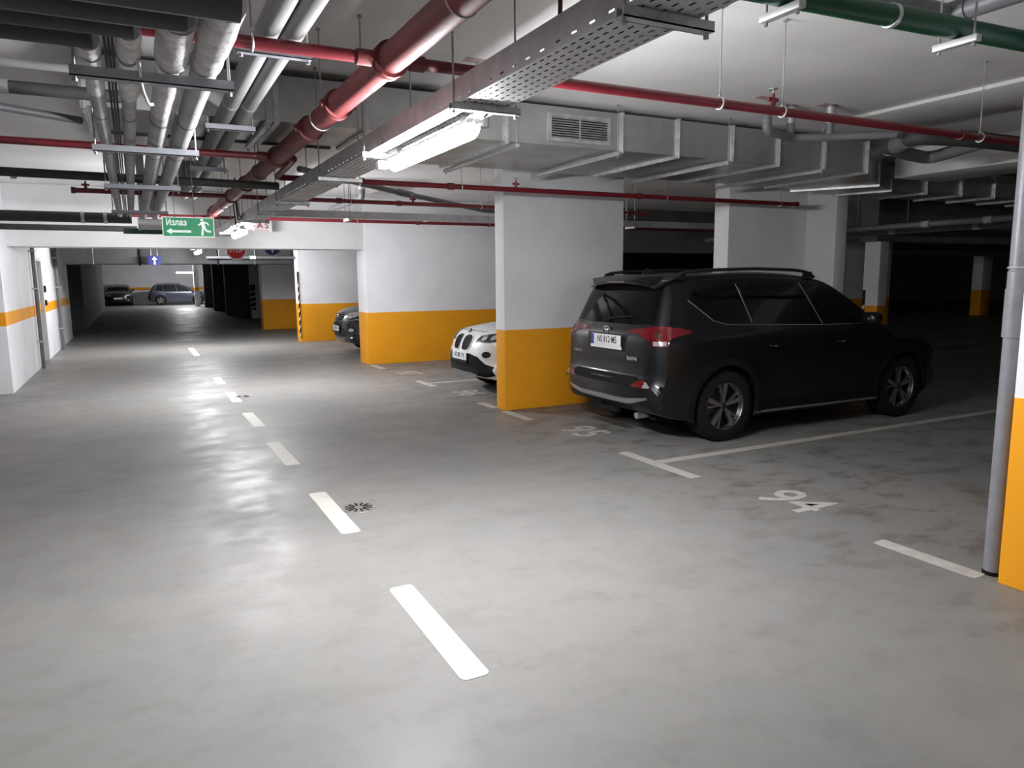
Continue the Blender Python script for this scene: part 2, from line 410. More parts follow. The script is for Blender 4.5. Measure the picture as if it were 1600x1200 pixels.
# painted markings: parts of the floor
def mark(name, poly, m='linepaint', h=.0025):
    return MB().prism(poly, .0, h).build(name, m, floor)
def rrect(x0, x1, y0, y1, r=.03, seg=4):
    out = []
    for cx, cy, a in ((x1-r, y1-r, 0), (x0+r, y1-r, 90), (x0+r, y0+r, 180), (x1-r, y0+r, 270)):
        out += [(cx+r*math.cos(math.radians(a+90*k/seg)), cy+r*math.sin(math.radians(a+90*k/seg))) for k in range(seg+1)]
    return out
for y0, y1 in ((.6, 1.6), (2.58, 3.60), (4.55, 5.58), (6.55, 7.58), (8.5, 9.5), (10.4, 11.4), (12.4, 13.35), (17.4, 19.6)):
    mark('lane_dash', [(x+.006*math.sin(9*y), y) for x, y in rrect(1.085, 1.215, y0, y1)])
for y0, y1 in ((2.22, 2.84), (4.50, 5.52), (7.34, 8.0), (8.26, 8.72), (10.42, 11.15), (12.95, 13.7)):
    mark('bay_tee', rrect(3.93, 4.04, y0, y1, .02), 'stencil')
for y, x1 in ((5.06, 9.2), (10.78, 8.9)):
    mark('bay_line', rrect(4.04, x1, y-.05, y+.05, .01), 'stencil')
for body, y in (('94', 3.67), ('95', 6.50), ('96', 9.58), ('97', 12.18)):
    text_obj('bay_number', body, .58, 'stencil', floor, frame((4.175, y, .0015), (0, -1, 0), (1, 0, 0)), depth=.001, offset=.006, sx=.86)

# floor drains
for x, y, lab in ((1.335, 5.06, 'round slotted floor drain beside a dashed line under the bright lamp'), (1.27, 10.9, 'round slotted floor drain farther along the lane by the dashed line')):
    t = thing('floor_drain', lab, 'drain', (x, y, 0))
    MB().lathe([(0, .002), (.105, .002), (.115, .0045), (.125, .0035), (.127, 0)], (0, 0, 0), n=32).build('rim', 'drain', t)
    for k in range(12):
        a = 2*PI*k/12; ca, sa = math.cos(a), math.sin(a)
        MB().prism([(r*ca-w*sa, r*sa+w*ca) for r, w in ((.035, -.004), (.098, -.007), (.098, .007), (.035, .004))], .0015, .0052).build('slot', 'matblack', t)
# litter and stains lying on the stall floor
def blob(name, x, y, r, m, label, cat, sx=1., n=14, rot=0.):
    pts = []
    for k in range(n):
        a = 2*PI*k/n; q = r*(.7+.5*random.random()); p = (q*sx*math.cos(a), q*math.sin(a))
        pts.append((x+p[0]*math.cos(rot)-p[1]*math.sin(rot), y+p[0]*math.sin(rot)+p[1]*math.cos(rot)))
    return pts
M['stain'] = mat('oil_stain', (.16, .15, .14), .45, var=.4, scale=20)
for x, y, r, sx, rot in ((7.0, 3.35, .08, 2.6, -.3), (7.3, 3.2, .07, 3.2, -.5)):
    mark('oil_stain', blob('', x, y, r, '', '', '', sx, rot=rot), 'stain', .0012)

M['seal'] = mat('red_seal_paint', (.52, .38, .37), .8, var=.3, scale=18)
for x, y, w, d in ((4.97, 4.88, .10, .05), (5.40, 5.0, .07, .05), (5.70, 4.85, .11, .07), (2.30, 4.95, .13, .06)):
    MB().prism([(x-w, y-d), (x+w*.8, y-d*.9), (x+w, y+d), (x-w*.9, y+d*.8)], ZC-.002, ZC).build('seal_paint', 'seal', ceiling)

# ================================================================ services under the ceiling
def rods(parent, pts, ztop=ZC, r=.005):
    for (x, y, z) in pts:
        MB().cyl((x, y, z), (x, y, ztop), r, 8).build('rod', 'rod', parent)
        MB().cyl((x, y, ztop-.012), (x, y, ztop), .014, 8).build('anchor', 'rod', parent)
        MB().cyl((x, y, z-.002), (x, y, z+.008), .009, 6).build('nut', 'rod', parent)
def channel(mb, a, b, w=.04, h=.025):
    """open U-shaped strut profile between two points along X"""
    (x0, y, z), (x1, _, _) = a, b
    mb.box((x0, y-w/2, z), (x1, y+w/2, z+.004)).box((x0, y-w/2, z), (x1, y-w/2+.004, z+h)).box((x0, y+w/2-.004, z), (x1, y+w/2, z+h))
    return mb
def trapeze(x0, x1, y, z, label, group=None, m='galv', w=.04, h=.03, inset=.015, ztop=None):
    t = thing('trapeze_hanger', label, 'hanger', (0, 0, 0), 0, group)
    channel(MB(), (x0, y, z), (x1, y, z), w, h).build('channel', m, t)
    rods(t, [(x0+inset, y, z-.014), (x1-inset, y, z-.014)], ztop or ZC)
    return t
def clevis(x, y, z, r, axis, label, group=None):
    t = thing('pipe_hanger', label, 'hanger', (0, 0, 0), 0, group)
    MB().torus((x, y, z), r+.006, .005, axis, 20, 6).build('ring', 'flange', t)
    rods(t, [(x, y, z+r+.012)], r=.004)
    return t

# ---- main red sprinkler pipe along the lane
XM, ZM = 1.12, 2.62
t = thing('sprinkler_main_pipe', 'thick dull red sprinkler main running along the lane under the ceiling', 'pipe')
MB().cyl((XM, -3, ZM), (XM, 12.0, ZM), .066, 28).build('pipe', 'redmain', t)
MB().cyl((XM, 12.0, ZM), (XM, 12.6, ZM), .045, 20).build('pipe_end', 'redmain', t)
for y in (3.39, 4.35, 5.1, 6.35, 8.2, 9.45, 11.5):
    c = MB().lathe([(.064, -.035), (.083, -.035), (.083, -.012), (.077, -.008), (.077, .008), (.083, .012), (.083, .035), (.064, .035)], (XM, y, ZM), 'y', 28).build('coupling', 'redcouple', t)
    for s in (-1, 1):
        MB().box((XM+s*.080-.02, y-.022, ZM-.018), (XM+s*.080+.02, y+.022, ZM+.018)).cyl((XM+s*.088, y-.04, ZM), (XM+s*.088, y+.04, ZM), .009, 8).build('bolt_lug', 'redcouple', c)
MB().torus((XM, 2.55, ZM), .067, .004, (0, 1, 0), 28, 6).build('clamp_ring', 'flange', t)
for k, y in enumerate((2.1, 4.75, 7.3, 10.4)):
    clevis(XM, y, ZM, .066, (0, 1, 0), 'rod hanger with a ring around the thick red sprinkler main', 'rod hangers of the red main')

# ---- red branch pipes
def sprinkler(parent, x, y, z, up=1):
    h = MB().cyl((x, y, z), (x, y, z+.05), .016, 10).cyl((x, y, z+.045), (x, y, z+.075), .011, 8).box((x-.04, y-.008, z+.03), (x+.04, y+.008, z+.05)).build('sprinkler_head', 'red', parent)
    MB().cyl((x, y, z+.075), (x, y, z+.10), .005, 8).cyl((x, y, z+.098), (x, y, z+.103), .028, 16).build('deflector', 'rod', h)
def branch(label, paths, r=.027, heads=(), joints=(), ends=()):
    t = thing('sprinkler_branch_pipe', label, 'pipe')
    for p in paths: MB().tube(bend(p, .06), r, 16).build('pipe', 'red', t)
    for (x, y, z) in heads: sprinkler(t, x, y, z+r*.8)
    for (x, y, z) in joints: MB().cyl((x-.035, y, z), (x+.035, y, z), r*1.32, 16).build('coupling', 'redcouple', t)
    for (x, y, z) in ends: MB().cyl((x-.02, y, z), (x+.02, y, z), r*1.35, 16).build('end_cap', 'red', t)
    return t
branch('red sprinkler branch crossing the lane in front of the air grille', [[(-3, 3.39, ZM), (XM-.06, 3.39, ZM)], [(XM+.06, 3.39, ZM), (7.6, 3.39, ZM)]],
       heads=[(3.52, 3.39, ZM)], joints=[(XM-.12, 3.39, ZM), (XM+.13, 3.39, ZM), (5.4, 3.39, ZM)])
branch('red sprinkler branch leaving the main toward the wrapped pipes behind the duct', [[(-3, 6.35, ZM), (XM-.06, 6.35, ZM)]], joints=[(XM-.12, 6.35, ZM)])
branch('red sprinkler branch dropping over the cable tray to pass the wide pillar',
       [[(XM+.06, 6.35, ZM), (XM+.14, 6.35, ZM), (XM+.14, 7.22, ZM-.045), (1.6, 7.22, 2.575), (8.0, 7.22, 2.575)]],
       heads=[(3.76, 7.22, 2.575)], joints=[(3.0, 7.22, 2.575), (5.4, 7.22, 2.575)], ends=[(8.0, 7.22, 2.575)])
branch('red sprinkler branch with a capped end left of the wrapped pipes', [[(-.5, 9.45, ZM), (XM-.06, 9.45, ZM)], [(XM+.06, 9.45, ZM), (7.3, 9.55, ZM)]],
       heads=[(-.38, 9.45, ZM), (3.4, 9.5, ZM)], joints=[(2.4, 9.45, ZM), (3.2, 9.49, ZM)], ends=[(-.5, 9.45, ZM), (7.3, 9.55, ZM)])
branch('red sprinkler branch running close to the white portal wall', [[(-.2, 12.62, ZM), (12, 12.62, ZM)]], heads=[(4.2, 12.62, ZM)], joints=[(4.6, 12.62, ZM), (6, 12.62, ZM)])
GR = 'rod hangers of the red branch pipes'
for x, y, z in ((3.1, 3.39, ZM), (3.60, 3.39, ZM), (5.6, 3.39, ZM), (.52, 3.39, ZM), (-.9, 6.35, ZM), (3.12, 7.22, 2.575), (5.8, 7.22, 2.575), (7.7, 7.22, 2.575), (2.55, 9.46, ZM), (4.4, 9.5, ZM), (6.9, 9.54, ZM), (3.5, 12.62, ZM), (6.0, 12.62, ZM)):
    lab = {3.39: 'thin rod hanger on the red branch before the air duct', 6.35: 'thin rod hanger on the red branch left of the wrapped pipes', 7.22: 'thin rod hanger on the red branch passing the wide pillar', 12.62: 'thin rod hanger on the red branch at the portal wall'}.get(y, 'thin rod hanger on the capped red branch behind the duct')
    lab = {(3.1, 3.39): 'thin rod hanger on the red branch before the grille', (3.60, 3.39): 'rod hanger next to the sprinkler head over the dark SUV tail', (5.6, 3.39): 'thin rod hanger on the red branch by the heavy drainpipe', (.52, 3.39): 'rod hanger on the red branch beside the smooth grey pair'}.get((x, y), lab)
    clevis(x, y, z, .027, (1, 0, 0), lab, GR)

# ---- cable tray along the lane: perforated base, slotted sides
def perforated(mb, O, U, V, lu, lv, nu, pitch, slot, wid, stagger=True):
    """sheet spanned by U (lu wide, nu rows) and V (lv long) with real slots running along V"""
    O, U, V = Vector(O), Vector(U), Vector(V); rw = lu/nu
    def quad(u0, u1, v0, v1): mb.add([O+U*u0+V*v0, O+U*u1+V*v0, O+U*u1+V*v1, O+U*u0+V*v1], [(0, 1, 2, 3)])
    for i in range(nu):
        a = i*rw; s0 = a+(rw-wid)/2; s1 = s0+wid
        quad(a, s0, 0, lv); quad(s1, a+rw, 0, lv)
        v = 0.; k = 0; off = pitch/2 if (stagger and i % 2) else 0
        p = off+pitch*.25
        while v < lv:
            e = min(p, lv)
            if e > v: quad(s0, s1, v, e)
            v = p+slot; p += pitch
    return mb
def cable_tray(label, O, U, V, width, length, h=.10, holes=6, secs=3.0):
    O, U, V = Vector(O), Vector(U), Vector(V); Z = Vector((0, 0, 1))
    t = thing('cable_tray', label, 'cable tray')
    perforated(MB(), O, U, V, width, length, holes, .052, .027, .0085).build('base', 'galv', t)
    for s in (0, 1):
        S = O+U*width*s
        mb = MB(); perforated(mb, S+Z*.0, Z, V, h*.42, length, 1, .104, .03, .007, False)
        mb.add([S+Z*h*.42, S+Z*h*.42+V*length, S+Z*h+V*length, S+Z*h], [(0, 1, 2, 3)])
        q = U*(.012 if s == 0 else -.012)
        mb.add([S+Z*h, S+Z*h+V*length, S+Z*h+V*length+q, S+Z*h+q], [(0, 1, 2, 3)])
        mb.build('side_rail', 'galv', t)
    n = int(length/secs)
    for k in range(1, n+1):
        c = O+V*(k*secs-.85)
        a, b = c-Z*.003-V*.015, c+U*width-Z*.003+V*.015
        MB().box((min(a.x, b.x), min(a.y, b.y), a.z-.002), (max(a.x, b.x), max(a.y, b.y), a.z+.002)).build('joint_plate', 'flange', t)
    return t
TZ = 2.385
cable_tray('galvanised perforated cable tray carrying the bright lamp along the lane', (1.315, -5.0, TZ), (1, 0, 0), (0, 1, 0), .235, 18.75, .105)
cable_tray('narrow cable tray branching off across the bays before the portal wall', (1.56, 9.75, 2.43), (0, 1, 0), (1, 0, 0), .18, 9.8, .09, 4)
cable_tray('unlit cable tray continuing behind the portal beam', (1.315, 14.4, TZ), (1, 0, 0), (0, 1, 0), .235, 6.0, .105)
GT = 'strut hangers under the lane cable tray'
for y in (-4.6, -3.4, 1.80, 3.04, 4.42, 5.60, 7.45, 8.6, 9.85, 11.1, 12.5):
    lab = {-4.6: 'strut at the tray end above the lamp behind the viewpoint', -3.4: 'strut over the lamp behind the viewpoint', 1.80: 'dark strut under the tray end with the widest visible slots', 3.04: 'strut under the tray where the bright lamp begins', 4.42: 'strut under the tray beside the small white junction box',
           5.60: 'strut under the lane tray in front of the air duct', 7.45: 'strut under the lane tray just behind the air duct', 11.1: 'strut under the lane tray above the red lettered board'}.get(y, 'strut under the lane tray between duct and portal wall')
    trapeze(1.27, 1.60, y, TZ-.034, lab, GT, m='flange')
for x in (2.6, 4.95, 7.2, 9.5):
    t = thing('trapeze_hanger', 'twin rod stirrup holding the narrow cross bay cable tray', 'hanger', group='stirrups under the cross tray')
    MB().box((x-.02, 9.72, 2.40), (x+.02, 9.96, 2.428)).build('channel', 'flange', t)
    rods(t, [(x-.0, 9.73, 2.395), (x+.0, 9.95, 2.395)], r=.0045)
# cables lying in the tray, red cable dropping in from the slab
for k in range(4):
    x = 1.36+.045*k
    pts = [(x+.008*math.sin(1.7*y+k), y, TZ+.016+.004*math.sin(y*2+k)) for y in [(-1.4+.5*i) for i in range(30)]]
    tag(MB().tube(pts, .011, 8).build('power_cable', 'cable'), 'black power cable lying in the perforated lane tray', 'cable', 'cables lying in the lane tray')
tag(MB().tube(bend([(1.50, 2.48, ZC), (1.50, 2.50, 2.8), (1.56, 2.62, 2.48), (1.50, 2.85, 2.41)], .12), .009, 8).build('fire_cable', 'redcable'), 'dark red cable dropping from the ceiling into the lane tray', 'cable')

# ---- luminaires
def luminaire(x, y, z, label, length=1.2, rz=0, on='lamp', wires=True):
    t = thing('tube_lamp', label, 'lamp', (x, y, z), rz)
    hl = length/2; prof = []
    for k in range(13):
        a = PI*.94+PI*1.12*k/12; prof.append((.040*math.cos(a), .054*math.sin(a)))
    mb = MB(); n = len(prof); st = [(-hl, .55), (-hl+.012, .85), (-hl+.04, 1), (hl-.04, 1), (hl-.012, .85), (hl, .55)]
    vs = [(px*s, yy, pz*s) for yy, s in st for px, pz in prof]
    fs = [(i*n+k, i*n+k+1, (i+1)*n+k+1, (i+1)*n+k) for i in range(len(st)-1) for k in range(n-1)]
    fs += [tuple(range(n-1, -1, -1)), tuple(range((len(st)-1)*n, len(st)*n))]
    mb.add(vs, fs).build('diffuser', on, t)
    MB().prism([(-.038, .009), (.038, .009), (.037, .02), (.028, .032), (-.028, .032), (-.037, .02)], -hl-.005, hl+.005, 'y').build('housing', 'lampbase', t)
    for s in (-1, 1):
        MB().box((-.012, s*hl*.78-.012, .035), (.012, s*hl*.78+.012, .068)).build('bracket', 'galv', t)
        MB().cyl((0, s*(hl+.005), .014), (0, s*(hl+.03), .014), .014, 10).build('cable_gland', 'whitep', t)
    return t
luminaire(1.43, 3.74, 2.315, 'lit tube lamp under the perforated tray above the near dashed line', 1.18)
luminaire(1.43, 11.45, 2.313, 'lit tube lamp under the tray beside the white lettered board', 1.18)
luminaire(1.43, 19.1, 2.313, 'lit tube lamp on the tray just behind the portal beam', 1.18)
luminaire(1.43, -4.0, 2.315, 'lit tube lamp under the lane tray behind the viewpoint', 1.18)
luminaire(3.25, 53.0, 2.20, 'lit tube lamp above the far blue grey hatchback', 1.3, PI/2)
t = thing('conduit_drop', 'thin conduit holding up the lamp above the far hatchback', 'conduit')
MB().cyl((3.0, 53, 2.265), (3.0, 53, ZC), .012).cyl((3.5, 53, 2.265), (3.5, 53, ZC), .012).build('tube', 'galv', t)
tag(MB().tube(bend([(1.50, 3.05, 2.385), (1.47, 3.08, 2.36), (1.44, 3.07, 2.335)], .02), .005, 8).build('lamp_cable', 'redcable'), 'short red cable feeding the bright lamp from the tray', 'cable')
jb = thing('junction_box', 'small white junction box at the end of the bright lamp', 'box', (1.40, 4.45, 2.31))
MB().box((-.03, -.03, -.02), (.03, .03, .03)).build('body', 'whitep', jb, bevel=.004)
MB().cyl((0, -.05, .005), (0, -.03, .005), .009, 8).cyl((0, .03, .005), (0, .05, .005), .009, 8).build('cable_gland', 'signred', jb)

# ---- wrapped heating pipes beside the lane
ZP = 2.42
def wrapped(label, x, r, y0, bands, y1=10.2):
    t = thing('insulated_pipe', label, 'pipe')
    MB().tube(bend([(x, y0+.02, ZP), (x, y1, ZP), (x, y1, ZC-.001)], .16, 8), r, 18).build('pipe', 'insul', t)
    for a, b, rr in bands:
        n = 7; pts = []; rad = []
        for k in range(n):
            pts.append((x+random.uniform(-.002, .002), a+(b-a)*k/(n-1), ZP)); rad.append(r*rr*random.uniform(.97, 1.05))
        MB().tube(pts, rad, 16).build('tape_wrap', 'wrap', t)
    for y in (3.6, 4.66, 6.46, 7.4):
        MB().lathe([(r*1.0, -.018), (r*1.05, -.014), (r*1.05, .014), (r*1.0, .018)], (x, y+.5, ZP), 'y', 18).build('joint_tape', 'insul2', t)
    return t
wrapped('slim grey wrapped pipe at the outer left of the wrapped group', -.075, .031, 2.88, [(2.89, 3.02, 1.25), (3.06, 3.6, 1.08)])
wrapped('slim wrapped pipe with a loose tape tail second in the wrapped group', .045, .030, 2.70, [(2.72, 3.0, 1.28), (3.06, 3.35, 1.12), (3.35, 3.62, 1.22)])
wrapped('thick foil wrapped pipe between slim pipes and its thick twin', .18, .047, 2.52, [(2.55, 3.0, 1.18), (3.04, 3.9, 1.03)])
wrapped('thick foil wrapped pipe nearest the smooth grey pair', .30, .047, 2.35, [(2.36, 2.75, 1.22), (2.75, 3.0, 1.12)])
tag(MB().tube(bend([(.075, 2.95, ZP-.035), (.08, 3.05, ZP-.10), (.10, 3.10, ZP-.15), (.115, 3.13, ZP-.14)], .03), [.006]*(2+7*2), 6).build('tape_tail', 'wrap'), 'loose strip of white tape hanging off the second wrapped pipe', 'tape')
# dark insulated feeds coming in from the side
def feed(label, y, r, x1, z=ZP, x0=-6, m='darkpipe', y0=None, z0=None, clips=()):
    t = thing('insulated_feed_pipe', label, 'pipe')
    MB().cyl((x0, y if y0 is None else y0, z if z0 is None else z0), (x1, y, z), r, 18).build('pipe', m, t)
    for x in clips: MB().lathe([(r, -.02), (r*1.12, -.02), (r*1.12, .02), (r, .02)], (x, y, z), 'x', 16).build('clip', 'galv', t)
    return t
feed('dark insulated feed turning into the outer slim wrapped pipe', 2.87, .036, -.06)
feed('dark insulated feed turning into the second slim wrapped pipe', 2.69, .040, .06)
feed('dark insulated feed turning into the first thick foil pipe', 2.50, .056, .20)
feed('dark insulated feed turning into the last thick foil pipe', 2.33, .060, .33)
for k, x in enumerate((-.06, .06, .20, .33)):
    pass
feed('thin grey conduit crossing just behind the nearest wrapped pipe strut', 4.07, .018, .02, 2.6, m='galv')
feed('dark pipe crossing above the wrapped pipes in front of the duct end', 4.56, .032, .02, 2.6, clips=(-.5, -1.2))
feed('brown sloping drainpipe above the wrapped pipes beside the duct', 6.30, .026, -.24, 2.78, m='sewer', y0=5.1, z0=2.86, x0=-3)
feed('dark pipe crossing the lane behind the duct and red main', 7.32, .036, 1.29, 2.507, y0=6.9, clips=(-.8, .6))
feed('dark pipe tucked below the duct across the lane', 6.62, .034, 1.62, 2.79, x0=-.1, clips=(1.3,))
feed('thick dark pipe meeting the ends of the wrapped pipes', 10.9, .066, .05, 2.44, clips=(-.5, -.25))
feed('slim dark pipe lowest in front of the white portal beam', 12.4, .042, .12, 2.40)
# smooth grey pair
for dx, lab in ((0, 'smooth grey insulated pipe nearer the wrapped pipes'), (.104, 'smooth grey insulated pipe nearer the red main')):
    t = thing('insulated_pipe', lab, 'pipe')
    MB().tube(bend([(.552+dx, -2, 2.705), (.662+dx, 10.5, 2.705), (.662+dx, 10.5, ZC-.001)], .16, 8), .050, 20).build('pipe', 'insul2', t)
    for y in (2.4, 4.9, 7.2): MB().lathe([(.0495, -.02), (.0515, -.015), (.0515, .015), (.0495, .02)], (.552+dx+.11*(y+2)/12.5, y, 2.705), 'y', 20).build('joint_tape', 'insul', t)
GS = 'strut hangers under the wrapped pipes'
for y, lab in ((3.03, 'steel strut under the taped near ends of the wrapped pipes'), (4.66, 'steel strut under the wrapped pipes before the air duct'), (6.46, 'steel strut under the wrapped pipes hung below the air duct'), (8.75, 'steel strut under the wrapped pipes behind the exit sign')):
    trapeze(-.14, .39, y, ZP-.092, lab, GS, m='strut', w=.045, h=.035, ztop=2.745 if y == 6.46 else None)
for y, (x0, x1) in ((3.55, (.48, .80)), (5.36, (.50, .81)), (7.36, (.53, .84))): trapeze(x0, x1, y, 2.618, {3.55: 'steel strut below the smooth grey pair beside the first red branch', 5.36: 'steel strut below the smooth grey pair before the air duct', 7.36: 'steel strut below the smooth grey pair behind the air duct'}[y], 'strut hangers under the grey pair', m='strut', w=.045, h=.035)
for dx in (-.012, 0, .012):
    tag(MB().tube([(-.014+dx, -1+.5*i, ZP+.02+.006*math.sin(i+dx*90)) for i in range(24)], .005, 6).build('control_cable', 'cable'), 'thin black cable running between the two slim wrapped pipes', 'cable', 'cables between the slim pipes')

# ---- sheet metal air duct
DY0, DT, DB = 5.68, 3.09, 2.767
t = thing('air_duct', 'galvanised air duct with a louvred grille crossing over the lane', 'duct')
def duct_box(x0, x1, ya0, ya1, yb0, yb1, top, bot, parent):
    return MB().add([(x0, ya0, bot), (x1, yb0, bot), (x1, yb1, bot), (x0, ya1, bot), (x0, ya0, top), (x1, yb0, top), (x1, yb1, top), (x0, ya1, top)],
        [(0, 3, 2, 1), (4, 5, 6, 7), (0, 1, 5, 4), (1, 2, 6, 5), (2, 3, 7, 6), (3, 0, 4, 7)]).build('duct_section', 'duct', parent, 20)
def flange(parent, x, y0, y1, top, bot, w=.018, o=.022):
    mb = MB()
    mb.box((x-w, y0-o, bot-o), (x+w, y0, top+.01)).box((x-w, y1, bot-o), (x+w, y1+o, top+.01)).box((x-w, y0, bot-o), (x+w, y1, bot)).box((x-w, y0, top), (x+w, y1, top+.01))
    mb.box((x-.004, y0-o-.008, bot-o-.006), (x+.004, y1+o+.008, bot-o)).box((x-.004, y0-o-.008, bot-o), (x+.004, y0-o, top))
    return mb.build('flange', 'flange', parent)
xs = [-.2, .37, 1.01, 1.67, 2.30, 2.87, 4.04, 4.69, 5.37, 6.0, 6.68, 7.35]
def back(x): return 6.52 if x <= 1.67 else (7.14 if x >= 2.3 else 6.52+.62*(x-1.67)/.63)
for a, b in zip(xs[:-1], xs[1:]):
    duct_box(a+.004, b-.004, DY0, back(a), DY0, back(b), DT, DB, t)
for x in xs: flange(t, x, DY0, back(x), DT, DB)
# jog toward the back and the run beyond it
J = [(7.35, DY0), (8.55, 6.42), (9.25, 6.75)]; Jb = [(7.35, 7.14), (8.0, 7.3), (9.0, 7.45)]
for i in range(2):
    a, b = J[i], J[i+1]; c, d = Jb[i+1], Jb[i]
    MB().prism([a, b, c, d], DB, DT).build('duct_section', 'duct', t, 20)
    e = (Vector((*c, 0))-Vector((*b, 0))); n = e.normalized(); s = Vector((n.y, -n.x, 0))*.018
    p, q = Vector((*b, 0))-n*.022, Vector((*c, 0))+n*.022
    mb = MB().prism([tuple((p-s)[:2]), tuple((p+s)[:2]), tuple((q+s)[:2]), tuple((q-s)[:2])], DB-.024, DB)
    p2 = Vector((*b, 0)); mb.prism([tuple((p-s)[:2]), tuple((p+s)[:2]), tuple((p2+s)[:2]), tuple((p2-s)[:2])], DB, DT)
    mb.build('flange', 'flange', t)
xs2 = [9.25, 10.0, 10.8, 11.6, 12.4, 13.2, 14.2]
duct_pts = 7.45
for a, b in zip(xs2[:-1], xs2[1:]): duct_box(a+.004, b-.004, 6.75, duct_pts, 6.75, duct_pts, DT, DB, t)
for x in xs2[1:]: flange(t, x, 6.75, duct_pts, DT, DB)
gx0, gx1, gz0, gz1 = 3.27, 3.92, 2.80, 3.035
g = MB().box((gx0, DY0-.012, gz0), (gx1, DY0-.001, gz0+.03)).box((gx0, DY0-.012, gz1-.03), (gx1, DY0-.001, gz1)).box((gx0, DY0-.012, gz0+.03), (gx0+.035, DY0-.001, gz1-.03)).box((gx1-.035, DY0-.012, gz0+.03), (gx1, DY0-.001, gz1-.03)).box(((gx0+gx1)/2-.006, DY0-.012, gz0+.03), ((gx0+gx1)/2+.006, DY0-.001, gz1-.03)).build('grille', 'flange', t)
MB().box((gx0+.03, DY0-.003, gz0+.02), (gx1-.03, DY0-.0005, gz1-.02)).build('grille_void', 'matblack', g)
nl = 9
for k in range(nl):
    z = gz0+.038+k*(gz1-gz0-.075)/(nl-1)
    MB().add([(gx0+.035, DY0-.011, z-.006), (gx1-.035, DY0-.011, z-.006), (gx1-.035, DY0-.003, z+.005), (gx0+.035, DY0-.003, z+.005),
              (gx0+.035, DY0-.011, z-.004), (gx1-.035, DY0-.011, z-.004), (gx1-.035, DY0-.003, z+.007), (gx0+.035, DY0-.003, z+.007)],
             [(0, 3, 2, 1), (4, 5, 6, 7), (0, 1, 5, 4), (1, 2, 6, 5), (2, 3, 7, 6), (3, 0, 4, 7)]).build('louvre', 'flange', g)
GD = 'trapeze hangers under the air duct'
for x in (.93, 2.94, 3.96, 5.27, 6.58):
    h = thing('trapeze_hanger', {.93: 'steel channel under the narrow duct beside the red main', 2.94: 'steel channel under the duct at the left of the grille', 3.96: 'steel channel under the duct at the right of the grille', 5.27: 'steel channel under the duct below the drain manifold', 6.58: 'steel channel under the duct before its bend'}[x], 'hanger', group=GD)
    y0, y1 = DY0-.05, back(x)+.05
    MB().box((x-.02, y0-.03, DB-.06), (x+.02, y1+.03, DB-.026)).build('channel', 'galv', h, bevel=.003)
    rods(h, [(x, y0-.01, DB-.075), (x, y1+.01, DB-.075)])

# ---- green pipe, grey drainpipes on the bay side
t = thing('green_pipe', 'dark green pipe crossing the ceiling beside the near pillar', 'pipe')
MB().cyl((1.9, 2.43, 2.80), (6.3, 2.20, 2.80), .048, 24).build('pipe', 'green', t)
MB().lathe([(.047, -.012), (.054, -.012), (.054, .012), (.047, .012)], (3.17, 2.365, 2.80), 'x', 24).build('clamp_ring', 'flange', t)
MB().cyl((3.19, 2.364, 2.80), (3.55, 2.345, 2.80), .051, 24).build('socket', 'green', t)
for x in (2.52, 3.62, 5.0):
    h = thing('strut_bracket', {2.52: 'short strut under the green pipe end nearest the lane', 3.62: 'short strut under the green pipe past its clamp ring', 5.0: 'short strut under the green pipe behind the near pillar'}[x], 'hanger', group='brackets of the green pipe')
    y = 2.43-.23*(x-1.9)/4.4
    MB().box((x-.02, y-.11, 2.715), (x+.02, y+.11, 2.747)).build('channel', 'galv', h, bevel=.003)
    rods(h, [(x, y-.085, 2.70), (x, y+.085, 2.70)])
t = thing('drainpipe', 'grey drainpipe running lengthwise above the green pipe', 'pipe')
MB().tube([(3.92, .6, 2.98), (3.92, 2.66, 2.98)], .052, 20).build('pipe', 'sewer', t)
MB().cyl((2.9, 2.58, 2.985), (3.9, 2.58, 2.98), .045, 18).build('side_branch', 'sewer', t)
MB().cyl((3.92, 2.48, 2.98), (3.92, 2.68, 2.98), .060, 20).build('tee_socket', 'sewer', t)
t = thing('drainpipe', 'blue grey standing drainpipe beside the near pillar', 'pipe', (4.085, 2.215, 0))
MB().cyl((0, 0, 0), (0, 0, ZC), .046, 28).build('pipe', 'greypvc', t)
MB().lathe([(.046, 1.30), (.054, 1.30), (.054, 1.55), (.050, 1.555), (.050, 1.64), (.046, 1.645)], (0, 0, 0), n=28).build('socket', 'greypvc', t)
MB().torus((0, 0, 1.66), .049, .006, (0, 0, 1), 24, 6).box((-.01, -.085, 1.65), (.01, -.045, 1.67)).build('clamp', 'galv', t)
MB().lathe([(.046, 0), (.05, 0), (.05, .02), (.046, .022)], (0, 0, 0), n=24).build('floor_collar', 'matblack', t)
t = thing('drain_manifold', 'grey drain manifold with ceiling drops above the dark SUV', 'pipe')
MB().tube(bend([(5.02, 4.90, 3.1), (5.02, 4.90, 2.88), (5.45, 4.99, 2.87), (5.72, 4.82, 2.87), (6.12, 4.44, 2.86)], .06), .036, 16).build('pipe', 'sewer', t)
for x, y in ((5.40, 4.98), (5.72, 4.82)):
    MB().cyl((x, y, 2.87), (x, y, ZC), .034, 16).build('drop', 'sewer', t)
    MB().cyl((x, y, 2.99), (x, y, ZC-.02), .042, 16).build('drop_socket', 'galv', t)
MB().cyl((5.02, 4.90, 2.93), (5.02, 4.90, 3.0), .044, 16).build('drop_socket', 'sewer', t)
t = thing('drainpipe', 'heavy dark drainpipe with an offset loop beside the duct corner', 'pipe')
MB().tube(bend([(6.62, 5.0, 2.80), (6.25, 4.35, 2.84), (6.75, 4.15, 2.82), (8.6, 4.05, 2.80)], .16, 8), .07, 18).build('pipe', 'darkpipe', t)
